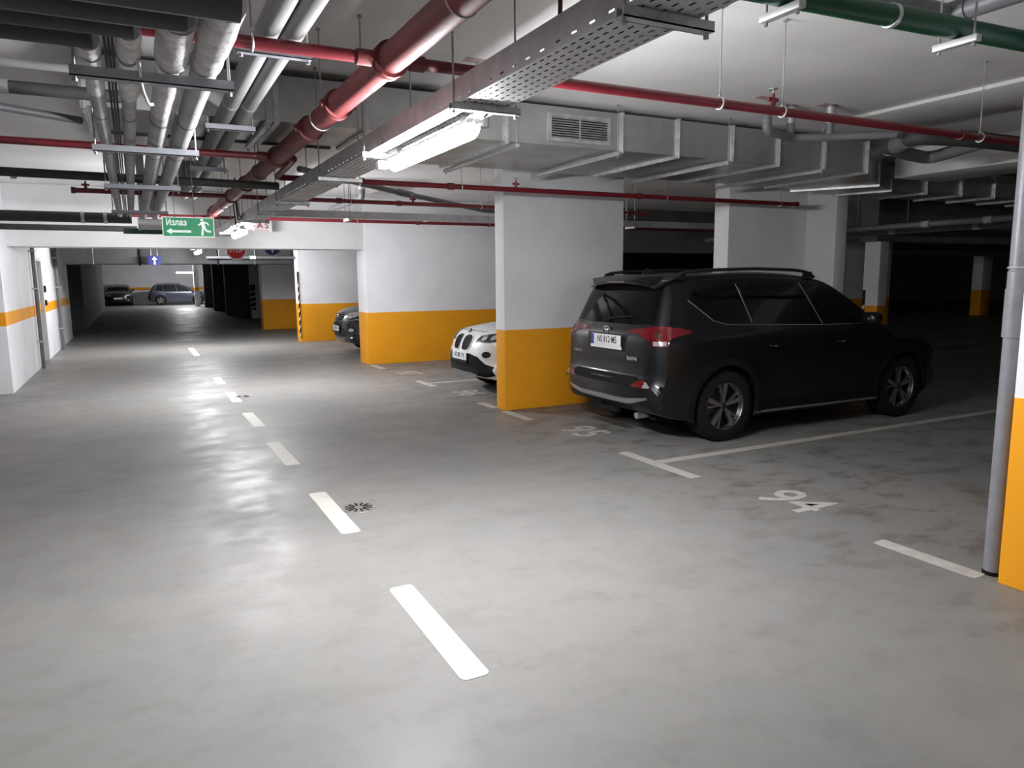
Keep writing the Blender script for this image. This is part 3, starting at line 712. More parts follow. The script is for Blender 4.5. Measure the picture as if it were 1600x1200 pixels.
MB().tube(bend([(6.45, 4.75, 2.80), (7.2, 4.85, 2.78), (7.0, 4.2, 2.82)], .16, 8), .06, 18).build('loop', 'sewer', t)
MB().cyl((6.30, 4.45, 2.835), (6.42, 4.65, 2.82), .08, 18).build('socket', 'sewer', t)
for x, y, lab in ((11.7, None, 'dark service pipe with pale collars far across the unlit bays'), (13.1, None, 'second dark service pipe deep in the unlit bays')):
    t = thing('service_pipe', lab, 'pipe')
    MB().cyl((x, 5, 2.45), (x+.1, 13.2, 2.45), .05, 14).build('pipe', 'sewer', t)
    for yy in (5.9, 6.8, 7.8, 9.4): MB().cyl((x+.02, yy, 2.45), (x+.02, yy+.12, 2.45), .058, 14).build('collar', 'insul', t)
    rods(t, [(x+.03, 5.6, 2.5), (x+.05, 9.2, 2.5)])
t = thing('drainpipe', 'sloping grey drainpipe with a coupling before the portal wall', 'pipe')
MB().tube([(1.75, 8.6, 2.86), (3.45, 9.95, 2.80), (5.3, 11.3, 2.745), (9.5, 11.6, 2.70)], .036, 16).build('pipe', 'sewer', t)
MB().tube([(3.32, 9.85, 2.806), (3.58, 10.04, 2.796)], .047, 16).build('coupling', 'sewer', t)
t = thing('drainpipe', 'short grey drain elbow hanging from the slab near the portal wall', 'pipe')
MB().tube(bend([(3.2, 11.2, ZC), (3.2, 11.2, 2.86), (3.05, 12.6, 2.80)], .08), .045, 16).build('pipe', 'sewer', t)
MB().cyl((3.2, 11.2, 2.98), (3.2, 11.2, 3.06), .056, 16).build('socket', 'galv', t)
t = thing('drainpipe', 'grey drain stub coming out of the slab over the duct', 'pipe')
MB().cyl((2.32, 4.95, 2.70), (2.32, 4.95, 3.02), .042, 16).build('pipe', 'sewer', t)
MB().cyl((2.32, 4.95, 3.0), (2.32, 4.95, ZC), .052, 16).build('socket', 'galv', t)
# loose black cables hanging by the red main end
for k, (x, y, s) in enumerate(((1.22, 9.9, .36), (1.26, 10.1, .30), (1.24, 10.3, .42))):
    pts = [(x, y, 2.9), (x-.01, y+.02, 2.72), (x+.02, y+.05, 2.72-s), (x+.10, y+.06, 2.72-s*.7), (x+.12, y+.05, 2.49)]
    tag(MB().tube(bend(pts, .12), .008, 6).build('loose_cable', 'cable'), 'loose black cable looping down beside the end of the red main', 'cable', 'loose cables by the red main')

# ---- signs
t = thing('exit_sign', 'green exit sign with arrow and running figure below the pipes', 'sign', (.465, 7.0, 2.09))
hw, hh = .207, .085
MB().box((-hw, 0, -hh), (hw, .012, hh)).build('panel', 'exitwhite', t, bevel=.003)
MB().box((-hw+.008, -.002, -hh+.008), (hw-.008, .001, hh-.008)).build('green_face', 'exitgreen', t)
F = lambda x, z: frame((x, -.0025, z), (1, 0, 0), (0, 0, 1))
text_obj('lettering', 'Излаз', .072, 'exitwhite', t, F(-.095, .035), .001, .002, .80)
def flat(name, poly, m, parent, y=-.0035, th=.0015): return MB().prism(poly, y, y+th, 'y').build(name, m, parent)
flat('arrow', [(-.178, -.037), (-.135, -.010), (-.135, -.027), (.018, -.027), (.018, -.047), (-.135, -.047), (-.135, -.064)], 'exitwhite', t)
fig = MB()
def limb(pts, w):
    for (a, b), (c, d) in zip(pts[:-1], pts[1:]):
        v = Vector((c-a, d-b)).normalized(); n = Vector((-v.y, v.x))*w/2
        fig.prism([(a-n.x, b-n.y), (c-n.x, d-n.y), (c+n.x, d+n.y), (a+n.x, b+n.y)], -.0035, -.0020, 'y')
fig.prism([(.108+.0125*math.cos(2*PI*k/16), .062+.0125*math.sin(2*PI*k/16)) for k in range(16)], -.0035, -.002, 'y')
limb([(.110, .046), (.120, .004)], .030); limb([(.106, .040), (.092, .026), (.076, .016)], .013); limb([(.118, .042), (.150, .038), (.160, .018)], .013)
limb([(.116, .004), (.108, -.035), (.106, -.070)], .018); limb([(.124, .004), (.140, -.030), (.176, -.036)], .017)
fig.build('running_figure', 'exitwhite', t)
rods(t, [(-.105, .006, .083), (.05, .006, .083)], ZC-2.09, .003)
t = thing('emergency_light', 'white capped emergency light with a dark green panel behind the exit sign', 'lamp', (.12, 7.65, 2.15))
MB().cyl((-.02, 0, 0), (.26, 0, 0), .050, 24).build('tube', 'lampdim', t)
MB().cyl((-.035, 0, 0), (-.015, 0, 0), .060, 24).build('end_cap', 'signwhite', t)
MB().box((-.16, .06, -.085), (.26, .07, -.035)).build('green_panel', 'green', t)
rods(t, [(-.01, 0, .05), (.12, 0, .05)], ZC-2.15, .003)
t = thing('gas_sign', 'white board lettered GAS in red hanging under the tray end', 'sign', (1.985, 13.3, 2.543))
MB().box((-.215, 0, -.098), (.215, .03, .098)).build('board', 'gasboard', t, bevel=.003)
text_obj('lettering', 'GAS', .138, 'gasred', t, frame((0, -.002, .012), (1, 0, 0), (0, 0, 1)), .001, .003, 1.0, spacing=1.45)
for k in range(9):
    MB().box((-.12+.032*k, -.0025, -.080), (-.12+.032*k+.024, -.001, -.071)).build('fine_print', 'gasred', t)
rods(t, [(-.16, .015, .098), (.16, .015, .098)], ZC-2.543, .003)
t = thing('stop_sign', 'red octagonal stop sign hanging behind the portal beam', 'sign', (1.98, 16.5, 2.262))
def ngon(r, n, rot): return [(r*math.cos(2*PI*k/n+rot), r*math.sin(2*PI*k/n+rot)) for k in range(n)]
MB().prism(ngon(.215, 8, PI/8), 0, .01, 'y').build('panel', 'signwhite', t)
flat('red_face', ngon(.185, 8, PI/8), 'signred', t)
text_obj('lettering', 'STOP', .145, 'signwhite', t, frame((0, -.0045, 0), (1, 0, 0), (0, 0, 1)), .001, .003, .85)
rods(t, [(-.1, .005, .19), (.1, .005, .19)], ZC-2.262, .004)
for x, y, z, r, sq, lab in ((2.71, 16.5, 2.34, .175, 0, 'round blue arrow sign hanging behind the portal beam'), (.52, 20.2, 2.14, .14, 1, 'dim square blue arrow sign far down the lane')):
    t = thing('arrow_sign', lab, 'sign', (x, y, z))
    MB().prism([(-r, -r*.8), (r, -r*.8), (r, r*.8), (-r, r*.8)] if sq else ngon(r, 28, 0), 0, .01, 'y').build('panel', 'signblue', t)
    flat('arrow', [(-.018, -r*.7), (.018, -r*.7), (.018, r*.15), (.06, r*.15), (0, r*.68), (-.06, r*.15), (-.018, r*.15)], 'signwhite', t)
    rods(t, [(-r*.5, .005, r*.75), (r*.5, .005, r*.75)], ZC-z, .004)
# pipework seen under the beam beyond the portal, then an added light blocker
t = thing('sprinkler_branch_pipe', 'dull red branch in the shade behind the portal beam', 'pipe')
MB().cyl((-1.6, 15.6, 2.45), (6, 15.6, 2.45), .03, 14).build('pipe', 'red', t)
rods(t, [(-.5, 15.6, 2.47), (3, 15.6, 2.47)])
t = thing('service_pipe', 'pale pipe crossing behind the hanging stop sign', 'pipe')
MB().cyl((1.7, 20.25, 2.22), (3.9, 20.25, 2.22), .035, 14).build('pipe', 'sewer', t)
MB().cyl((2.75, 20.25, 2.22), (2.9, 20.25, 2.22), .045, 14).build('collar', 'whitep', t)
rods(t, [(2.0, 20.25, 2.24), (3.4, 20.25, 2.24)])
t = thing('added_light_blocker', 'added black box blocking lamp light across the lane beyond the portal', 'duct')  # made-up duct, added to block the lamp before it and darken the lane
for a, b in ((-1.45, .2), (.2, 2.0), (2.0, 3.9)):
    MB().box((a+.004, 20.5, 2.06), (b-.004, 21.4, 2.95)).build('duct_section', 'darkpipe', t, bevel=.01)
for x in (.2, 2.0): MB().box((x-.02, 20.47, 2.03), (x+.02, 21.43, 2.98)).build('flange', 'matblack', t)
rods(t, [(-.8, 20.46, 2.05), (2.9, 20.46, 2.05)])

# ================================================================ cars
def inside(p, poly):
    c = False; n = len(poly); x, y = p
    for i in range(n):
        x0, y0 = poly[i]; x1, y1 = poly[i-1]
        if (y0 > y) != (y1 > y) and x < (x1-x0)*(y-y0)/(y1-y0)+x0: c = not c
    return c
def edge_dist(p, poly):
    P = Vector(p); best = 9
    for i in range(len(poly)):
        a, b = Vector(poly[i-1]), Vector(poly[i]); d = b-a
        t = max(0, min(1, (P-a).dot(d)/max(d.dot(d), 1e-12))); best = min(best, (P-a-d*t).length)
    return best
def fill(poly, step):
    """triangulated polygon with interior grid points; first len(poly) verts are the outline"""
    pts = [Vector(p) for p in poly]
    xs = [p[0] for p in poly]; ys = [p[1] for p in poly]
    nx = int((max(xs)-min(xs))/step)+1; ny = int((max(ys)-min(ys))/step)+1
    for i in range(1, nx+1):
        for j in range(1, ny+1):
            q = (min(xs)+step*(i-.5), min(ys)+step*(j-.5))
            if inside(q, poly) and edge_dist(q, poly) > step*.45: pts.append(Vector(q))
    n = len(poly)
    v, e, f, ov, oe, of = delaunay_2d_cdt(pts, [(k, (k+1) % n) for k in range(n)], [tuple(range(n))], 1, 1e-6)
    return [tuple(p) for p in v], [tuple(t) for t in f], ov
def resample(poly, step, closed=True):
    out = []; n = len(poly)
    for i in range(n if closed else n-1):
        a, b = Vector(poly[i]), Vector(poly[(i+1) % n]); m = max(1, int((b-a).length/step))
        out += [tuple(a.lerp(b, k/m)) for k in range(m)]
    if not closed: out.append(tuple(poly[-1]))
    return out
def chaikin(poly, it=1):
    for _ in range(it):
        out = []
        for i in range(len(poly)):
            a, b = Vector(poly[i]), Vector(poly[(i+1) % len(poly)])
            out += [tuple(a.lerp(b, .25)), tuple(a.lerp(b, .75))]
        poly = out
    return poly

class Car:
    """body skin from a side outline (x forward, z up; ry, ri rounding, cr plan crown) and a half-width function"""
    def __init__(s, root, outline, arches, hw, paint, step=.05):
        s.root = root; s.hw = hw
        P = chaikin([tuple(p) for p in outline], 2)
        # put the wheel arches into the under edge
        pts = []
        for p in P: pts.append(p)
        def arch_pts(cx, cz, r, zb):
            a0 = math.asin((zb-cz)/r); n = 22
            return [(cx+r*math.cos(a0+(PI-2*a0)*k/n), cz+r*math.sin(a0+(PI-2*a0)*k/n), .025, .012, 0) for k in range(n+1)]
        # outline runs rear-bottom -> up -> roof -> nose -> back along the sill
        low = [i for i, p in enumerate(pts)]
        out = []
        used = set()
        srt = sorted(arches, key=lambda a: -a[0])
        n = len(pts); i = 0
        under = False
        for i, p in enumerate(pts):
            hit = None
            for k, (cx, cz, r) in enumerate(srt):
                if p[1] < .5 and (p[0]-cx)**2+(p[1]-cz)**2 < (r*1.02)**2: hit = k
            if hit is None: out.append(p)
            elif hit not in used:
                used.add(hit); cx, cz, r = srt[hit]; out += arch_pts(cx, cz, r, max(.2, p[1]))
        loop = []
        for i, p in enumerate(out):
            a, b = Vector(p), Vector(out[(i+1) % len(out)]); m = max(1, int((b-a).xy.length/step))
            loop += [a.lerp(b, k/m) for k in range(m)]
        n = len(loop); area = sum(loop[i-1].x*loop[i].y-loop[i].x*loop[i-1].y for i in range(n))
        sg = 1 if area > 0 else -1
        lanes = [-1+2*k/8*1.0 for k in range(9)]
        L = []
        for k in range(5, 0, -1): L.append((-1, k/5))
        L += [(l, 0) for l in [-1, -.75, -.5, -.25, 0, .25, .5, .75, 1]]
        for k in range(1, 6): L.append((1, k/5))
        V = []; ends = [[], []]
        for i, p in enumerate(loop):
            t = (loop[(i+1) % n].xy-loop[i-1].xy).normalized(); nin = Vector((-t.y, t.x))*sg
            x, z, ry, ri, cr = p
            h = hw(x, z); row = []
            for (l, e) in L:
                ph = e*PI/2
                y = l*(h-ry) if e == 0 else l*(h-ry+ry*math.sin(ph))
                ins = ri*(1-math.cos(ph))+cr*(abs(y)/h)**2
                q = Vector((x, z))+nin*ins
                if e == 1: y = l*hw(q.x, q.y)
                row.append((q.x, y, q.y))
            V.append(row)
        m = len(L)
        mb = MB(); mb.add([v for r in V for v in r], [(i*m+j, i*m+j+1, ((i+1) % n)*m+j+1, ((i+1) % n)*m+j) for i in range(n) for j in range(m-1)])
        for side, j in ((-1, 0), (1, m-1)):
            poly = [(V[i][j][0], V[i][j][2]) for i in range(n)]
            v2, f2, ov = fill(poly, .055); idx = {}
            for q, (a, b) in enumerate(v2):
                src = [o for o in ov[q] if o < n]
                if src: idx[q] = src[0]*m+j
                else:
                    mb.v.append((a, side*hw(a, b), b)); idx[q] = len(mb.v)-1
            for f in f2: mb.f.append(tuple(idx[q] for q in f))
        s.body = mb.build('body', paint, root, 40)
        bm = bmesh.new(); bm.from_mesh(s.body.data); s.tree = BVHTree.FromBMesh(bm); s.bm = bm
    def views(s, name):
        X, Y, Z = Vector((1, 0, 0)), Vector((0, 1, 0)), Vector((0, 0, 1))
        return {'right': (Y, X, Z), 'left': (-Y, X, Z), 'rear': (X, Y, Z), 'front': (-X, Y, Z), 'top': (-Z, X, Y)}[name]
    def patch(s, name, poly, view, m, off=.004, th=.012, parent=None, step=.05, corner=None, ang=40):
        """a raised piece of the skin: outline drawn in a view, dropped on the body, given thickness"""
        d, u, v = s.views(view) if isinstance(view, str) else view
        v2, f2, _ = fill(resample(poly, step), step)
        top = []; bot = []; last = None
        for a, b in v2:
            o = u*a+v*b-d*8
            hit = s.tree.ray_cast(o, d)
            if hit[0] is None: p = (u*a+v*b+d*(last if last is not None else 0))
            else: p = hit[0]; last = p.dot(d)
            top.append(p-d*off); bot.append(p+d*th)
        n = len(top); cnt = {}
        for f in f2:
            for i in range(3):
                e = (f[i], f[(i+1) % 3]); k = tuple(sorted(e)); cnt.setdefault(k, []).append(e)
        mb = MB(); mb.add(top+bot, [f for f in f2]+[tuple(i+n for i in reversed(f)) for f in f2]
              + [(e[0][1], e[0][0], e[0][0]+n, e[0][1]+n) for e in cnt.values() if len(e) == 1])
        return mb.build(name, m, parent or s.root, ang)
    def strip(s, name, pts, view, m, r=.005, off=0., parent=None, step=.06):
        """a thin bead following the skin"""
        d, u, v = s.views(view) if isinstance(view, str) else view
        P = []
        for a, b in resample(pts, step, False):
            h = s.tree.ray_cast(u*a+v*b-d*8, d)
            if h[0] is not None: P.append(h[0]-d*off)
        return MB().tube(P, r, 6).build(name, m, parent or s.root) if len(P) > 1 else None
    def at(s, a, b, view):
        d, u, v = s.views(view); h = s.tree.ray_cast(u*a+v*b-d*8, d); return h[0]

def tread_tyre(R, W, n=44):
    mb = MB(); w = W/2
    mb.lathe([(R*.63, -w*.82), (R*.70, -w*.98), (R*.84, -w*1.02), (R*.955, -w*.92), (R*.978, -w*.78), (R*.978, w*.78), (R*.955, w*.92), (R*.84, w*1.02), (R*.70, w*.98), (R*.63, w*.82)], (0, 0, 0), 'y', n)
    for k in range(n):
        a = 2*PI*k/n
        for j, (y0, y1, tw) in enumerate(((-w*.95, -w*.55, .5), (-w*.48, -w*.06, -.3), (w*.06, w*.48, .3), (w*.55, w*.95, -.5))):
            vs = []
            da = 2*PI/n*.64
            for r in (R*.965, R*1.0 if abs(y0+y1) < W*.6 else R*.994):
                for aa, y in ((a, y0), (a+da, y0), (a+da+tw*2*PI/n, y1), (a+tw*2*PI/n, y1)):
                    vs.append((r*math.cos(aa), y, r*math.sin(aa)))
            mb.add(vs, [(4, 5, 6, 7), (0, 1, 5, 4), (1, 2, 6, 5), (2, 3, 7, 6), (3, 0, 4, 7)])
    return mb
_tyres = {}
def wheel(car, x, y, R, W, side, spokes=5, style='split', alloy='alloy'):
    """wheel part (rim and hub) with its tyre and spokes as sub-parts; side is the outward y sign"""
    w = W/2; rr = R*.66
    Mx = Matrix.Translation((x, y, R)) @ Matrix.Diagonal((1, side, 1, 1))
    rim = MB().lathe([(rr*.97, -w*.7), (rr*.93, -w*.3), (rr*.90, w*.55), (rr*.985, w*.86), (rr*1.0, w*.90), (rr*.99, w*.80)], (0, 0, 0), 'y', 40)
    rim.lathe([(0, w*.20), (rr*.88, w*.12)], (0, 0, 0), 'y', 40)
    rim.lathe([(0, w*.78), (rr*.10, w*.78), (rr*.13, w*.74), (rr*.2, w*.66), (rr*.22, w*.2)], (0, 0, 0), 'y', 24)
    o = rim.xf(Mx).build('wheel', 'alloydark', car.root, 30)
    k = (R, W)
    me = _tyres.get(k)
    if me is None:
        me = tread_tyre(R, W).mesh('tyre', 30); me.materials.append(M['tyre']); _tyres[k] = me
    t = obj('tyre', me, o); t.location = (x, y, R); t.scale = (1, side, 1)
    MB().torus((0, w*.87, 0), rr*.985, rr*.012, (0, 1, 0), 40, 6).xf(Mx).build('rim_edge', alloy, o)
    for q in range(spokes):
        a = 2*PI*q/spokes+PI/2+.08
        for da, wd0, wd1, tt in ((-.14, .06, .115, 'a'), (.22, .028, .042, 'b')):
            ca, sa = math.cos(a), math.sin(a); cb, sb = math.cos(a+da), math.sin(a+da)
            r0, r1 = rr*.16, rr*.95; p = []
            for (r, c_, s_, wd, yy) in ((r0, ca, sa, wd0*rr, w*.74), (r1, cb, sb, wd1*rr, w*.80)):
                nx, nz = -s_, c_
                p += [(r*c_-nx*wd, yy, r*s_-nz*wd), (r*c_+nx*wd, yy, r*s_+nz*wd)]
            vs = p+[(a_, b_-w*.28, c_) for a_, b_, c_ in p]
            MB().add(vs, [(0, 1, 3, 2), (4, 6, 7, 5), (0, 2, 6, 4), (1, 5, 7, 3), (0, 4, 5, 1), (2, 3, 7, 6)]).xf(Mx).build('spoke', alloy, o)
    for q in range(5):
        a = 2*PI*q/5+.4
        MB().cyl((rr*.145*math.cos(a), w*.60, rr*.145*math.sin(a)), (rr*.145*math.cos(a), w*.745, rr*.145*math.sin(a)), rr*.028, 8).xf(Mx).build('wheel_nut', 'chrome', o)
    return o
def plate(car, x, z, body, facing, y=0, w=.52, h=.112, extra=None):
    """registration plate; facing -1 looks to -x, +1 to +x"""
    p = MB().box((x-.006, y-w/2, z-h/2), (x+.006, y+w/2, z+h/2)).build('number_plate', 'plate', car.root, bevel=.002)
    ux = -facing*-1
    u = (0, 1, 0) if facing > 0 else (0, -1, 0)
    fx = x+facing*.0065
    by = y-w/2 if facing > 0 else y+w/2
    s = 1 if facing > 0 else -1
    MB().box((fx-.0015, min(by, by+s*.05), z-h/2+.003), (fx+.0015, max(by, by+s*.05), z+h/2-.003)).build('country_band', 'plateblue', p)
    text_obj('plate_lettering', body, h*.86, 'ink', p, frame((fx+facing*.001, y+s*.025, z+.004), u, (0, 0, 1)), .0006, .0015, .74, spacing=1.08)
    MB().box((x-.008 if facing > 0 else x-.004, y-w/2-.012, z-h/2-.03), (x+.004 if facing > 0 else x+.008, y+w/2+.012, z-h/2-.001)).build('plate_holder', 'plate' if extra else 'black', p)
    return p
def arcpts(cx, cy, rx, ry, a0, a1, n): return [(cx+rx*math.cos(math.radians(a0+(a1-a0)*k/n)), cy+ry*math.sin(math.radians(a0+(a1-a0)*k/n))) for k in range(n+1)]

def egg(mb, c, r, n=14, m=9, p=.62):
    """rounded box (superellipsoid)"""
    sp = lambda v: math.copysign(abs(v)**p, v); vs = []
    for i in range(m):
        b = -PI/2+PI*i/(m-1)
        for k in range(n):
            a = 2*PI*k/n
            vs.append((c[0]+r[0]*sp(math.cos(b))*sp(math.cos(a)), c[1]+r[1]*sp(math.cos(b))*sp(math.sin(a)), c[2]+r[2]*sp(math.sin(b))))
    return mb.add(vs, [(i*n+k, i*n+(k+1) % n, (i+1)*n+(k+1) % n, (i+1)*n+k) for i in range(m-1) for k in range(n)])
# ---------------------------------------------------------------- dark SUV (tail toward the lane)
def build_suv():
    root = thing('parked_suv', 'dark grey SUV parked nose in beside the wide orange and white pillar', 'car', (4.13, 6.30, 0))
    def hw(x, z):
        h = .905+.018*math.exp(-((z-.78)/.22)**2)
        if z < .45: h -= .03*(.45-z)/.25
        if z > 1.06: h = h-.02-(z-1.06)*.40-.10*(max(0, z-1.45))**1.0
        if x < .75: h -= .115*((.75-x)/.75)**2.2
        if x > 3.75: h -= .17*((x-3.75)/.85)**2
        for cx in (1.0, 3.66):
            d = math.hypot(x-cx, z-.36)
            if z < 1.0: h += .022*math.exp(-((d-.42)/.09)**2)
        return max(h, .3)
    O = [(.16,.30,.10,.05,.02),(.055,.37,.22,.10,.05),(.015,.48,.24,.12,.06),(-.01,.56,.22,.10,.06),(.005,.625,.21,.10,.06),(.06,.66,.2,.10,.05),(.072,.72,.2,.10,.05),
         (.075,.95,.2,.10,.05),(.085,1.06,.2,.10,.05),(.14,1.135,.18,.09,.05),(.225,1.30,.14,.08,.05),(.33,1.50,.12,.07,.05),(.40,1.60,.12,.06,.04),(.50,1.648,.14,.05,.03),
         (.9,1.675,.16,.05,.03),(1.5,1.69,.16,.05,.03),(2.1,1.68,.16,.05,.03),(2.5,1.64,.16,.05,.03),(2.78,1.575,.14,.06,.05),(3.2,1.34,.12,.08,.10),(3.55,1.13,.12,.08,.12),(3.68,1.085,.16,.07,.10),
         (4.0,1.04,.2,.07,.08),(4.3,.96,.24,.10,.08),(4.47,.86,.28,.16,.10),(4.55,.74,.3,.2,.12),(4.605,.56,.3,.2,.12),(4.59,.40,.28,.18,.1),(4.48,.27,.2,.1,.05),(4.2,.235,.04,.02,0),
         (3.9,.23,.03,.012,0),(3.66,.23,.03,.012,0),(3.4,.225,.03,.012,0),(2.4,.22,.03,.012,0),(1.3,.225,.03,.012,0),(1.0,.23,.03,.012,0),(.65,.235,.04,.02,0),(.4,.26,.06,.03,0)]
    c = Car(root, O, [(1.0, .36, .405), (3.66, .36, .405)], hw, 'suvpaint')
    for x in (1.0, 3.66):
        for s in (-1, 1): wheel(c, x, s*.795, .355, .225, s)
    # greenhouse
    for view, sd in (('right', -1), ('left', 1)):
        c.patch('quarter_window', [(.63,1.40),(.70,1.485),(1.18,1.545),(1.27,1.545),(1.36,1.165),(1.05,1.17),(.90,1.21)], view, 'glass', .003, .01)
        c.patch('side_window', [(1.31,1.545),(2.16,1.55),(2.34,1.125),(1.40,1.16)], view, 'glass', .003, .01)
        c.patch('side_window', [(2.21,1.548),(2.52,1.515),(2.95,1.32),(3.20,1.12),(2.39,1.122)], view, 'glass', .003, .01)
        c.strip('window_trim', [(.62,1.405),(.88,1.20),(1.05,1.158),(1.4,1.147),(2.4,1.11),(3.24,1.105)], view, 'chrome', .0055)
        c.strip('window_pillar_trim', [(1.285,1.55),(1.375,1.165)], view, 'satin', .004); c.strip('window_pillar_trim', [(2.185,1.555),(2.365,1.125)], view, 'satin', .004)
        for poly, hx in (([(1.40,1.105),(2.36,1.085),(2.37,.50),(2.33,.36),(1.62,.36),(1.44,.55),(1.34,.86)], 1.55), ([(2.385,1.085),(3.26,1.07),(3.30,.70),(3.25,.40),(2.42,.36),(2.385,.5)], 2.55)):
            d = c.patch('door', poly, view, 'suvpaint', .0025, .003, step=.07)
            p0, p1 = c.at(hx, .93, view), c.at(hx+.17, .935, view)
            MB().tube(bend([p0, p0+Vector((.01, sd*.045, 0)), p1+Vector((-.01, sd*.045, 0)), p1], .02), .011, 8).build('door_handle', 'suvpaint', d)
            q = p0+Vector((.02, sd*.045, 0)); MB().cyl(q, q+Vector((.025, 0, 0)), .0118, 8).build('handle_tip', 'chrome', d)
        for cx in (1.0, 3.66):
            c.patch('arch_cladding', arcpts(cx, .36, .475, .475, -12, 192, 24)+arcpts(cx, .36, .408, .408, 192, -12, 24), view, 'matblack', .012, .02, step=.045)
        c.patch('sill_cladding', [(1.45,.24),(3.22,.24),(3.22,.35),(3.1,.37),(1.6,.37),(1.45,.35)], view, 'matblack', .014, .03)
        MB().tube([(1.42, sd*.90, .262), (3.24, sd*.905, .262)], .013, 8).build('side_step', 'satin', root)
        m = MB().lathe([(0, 0)], (0, 0, 0)) if False else MB()
        ym = sd*.98
        mir = MB(); pts = [(-.09, .085), (.06, .075), (.11, .02), (.09, -.07), (-.08, -.085), (-.10, 0)]
        pts = chaikin([(a, b) for a, b in pts], 2)
        egg(mir, (2.98, ym, 1.165), (.085, .105, .068)).build('mirror', 'suvpaint', root)
        MB().box((2.98, min(sd*.86, sd*.92), 1.10), (3.06, max(sd*.86, sd*.92), 1.14)).build('mirror_arm', 'black', root)
        y = sd*.60
        rl = [(.58, 1.635), (.66, 1.672), (.9, 1.69), (1.6, 1.705), (2.2, 1.688), (2.42, 1.66), (2.50, 1.61)]
        MB().tube(bend([(a, y+sd*.03*(1 if .6 < a < 2.4 else 0), b) for a, b in rl], .12), .017, 10).build('roof_rail', 'alloydark', root)
        for a in (.64, 2.40): MB().prism([(a-.08, 1.60), (a+.08, 1.60), (a+.05, 1.67), (a-.05, 1.67)], min(y-.012, y+.012), max(y-.012, y+.012), 'y').build('rail_foot', 'black', root)
    c.patch('windscreen', [(-.60,1.545),(.60,1.545),(.70,1.16),(-.70,1.16)], 'front', 'glass', .003, .01)
    # tailgate and rear glass
    tg = c.patch('tailgate', [(-.66,.685),(.66,.685),(.70,.90),(.705,1.12),(-.705,1.12),(-.70,.90)], 'rear', 'suvpaint', .0035, .004)
    for sd in (-1, 1): c.strip('tailgate_seam', [(sd*.668,.69),(sd*.707,.90),(sd*.712,1.0)], 'rear', 'black', .005, .001, tg)
    c.patch('rear_window', [(-.66,1.18),(-.60,1.56),(.60,1.56),(.66,1.18),(.40,1.165),(-.40,1.165)], 'rear', 'glass', .003, .01)
    MB().tube(bend([(.13, .05, 1.19), (.16, .02, 1.215), (.19, -.34, 1.245)], .03), .009, 8).build('rear_wiper', 'black', root)
    # spoiler over the rear glass
    sp = MB(); n = 12; vs = []
    for k in range(n+1):
        t = -1+2*k/n; y = t*.625; e = 1-.16*t**4; bx = .24+.10*abs(t)**3
        vs += [(.62, y*.98, 1.662-.02*t*t), (.40, y, 1.645-.025*t*t), (bx, y*e*1.0, 1.592-.055*t*t), (bx+.012, y*e, 1.567-.055*t*t), (.36, y, 1.565-.03*t*t), (.62, y*.98, 1.62)]
    fs = [(k*6+j, k*6+(j+1) % 6, (k+1)*6+(j+1) % 6, (k+1)*6+j) for k in range(n) for j in range(6)]+[tuple(range(6)), tuple(range(n*6, n*6+6))]
    sp.add(vs, fs); sp.build('spoiler', 'suvpaint', root, 50)
    MB().box((.235, -.15, 1.576), (.245, .15, 1.590)).build('brake_light', 'taildark', root)
    # antenna fin
    fin = MB(); fv = []
    for a, w, h in ((.64, .006, .01), (.70, .022, .055), (.80, .030, .022), (.90, .012, .004)):
        fv += [(a, -w, 1.66), (a, w, 1.66), (a, w*.25, 1.668+h), (a, -w*.25, 1.668+h)]
    fin.add(fv, [(k*4+j, k*4+(j+1) % 4, k*4+4+(j+1) % 4, k*4+4+j) for k in range(3) for j in range(4)]+[(0, 1, 2, 3), (12, 15, 14, 13)]).build('antenna_fin', 'suvpaint', root)
    # tail lamps, wrapped round the corner
    for sd, view in ((-1, 'right'), (1, 'left')):
        c.patch('tail_lamp_inner', [(sd*y, z) for y, z in ((.33,1.095),(.40,1.122),(.66,1.150),(.685,1.150),(.69,1.02),(.62,1.045),(.52,1.078))], 'rear', 'tail', .010, .02, step=.035)
        dd = Vector((.62, -sd*.78, 0)).normalized(); uu = Vector((.78, sd*.62*1, 0)).normalized(); uu = Vector((0, 0, 1)).cross(dd)*(-1); 
        # coordinates of corner points along uu
        def uc(x, y): return Vector((x, sd*y, 0)).dot(uu)
        a0, a1, a2 = uc(.14, .70), uc(.22, .83), uc(.56, .895)
        tl = c.patch('tail_lamp', [(a0,1.158),(a1,1.165),(uc(.40,.875),1.145),(a2,1.115),(a2,1.098),(uc(.36,.87),1.068),(uc(.27,.85),1.045),(uc(.25,.84),.975),(a0,.970)], (dd, uu, Vector((0, 0, 1))), 'tail', .012, .03, step=.035)
        c.patch('indicator', [(uc(.145,.715),1.02),(uc(.235,.835),1.025),(uc(.23,.83),.984),(uc(.15,.715),.979)], (dd, uu, Vector((0, 0, 1))), 'clearglass', .016, .01, tl, step=.03)
        c.patch('lamp_bowl', arcpts((a0+a1)/2+.0, 1.085, .040, .034, 0, 350, 16), (dd, uu, Vector((0, 0, 1))), 'taildark', .017, .01, tl, step=.03)
        # bumper reflector lamps
        fl = c.patch('fog_lamp', [(sd*y, z) for y, z in ((.50,.575),(.56,.625),(.62,.64),(.70,.628),(.755,.582),(.74,.568))], 'rear', 'tail', .010, .02, step=.03)
        c.patch('fog_lamp_edge', [(sd*y, z) for y, z in ((.67,.632),(.70,.625),(.75,.584),(.735,.574),(.67,.574))], 'rear', 'clearglass', .013, .01, fl, step=.03)
    # rear bumper: dark lower shield and silver skid trim
    c.patch('bumper_shelf', [(-.62,.585),(-.53,.665),(.53,.665),(.62,.585),(.52,.572),(-.52,.572)], 'rear', 'matblack', .0085, .01)
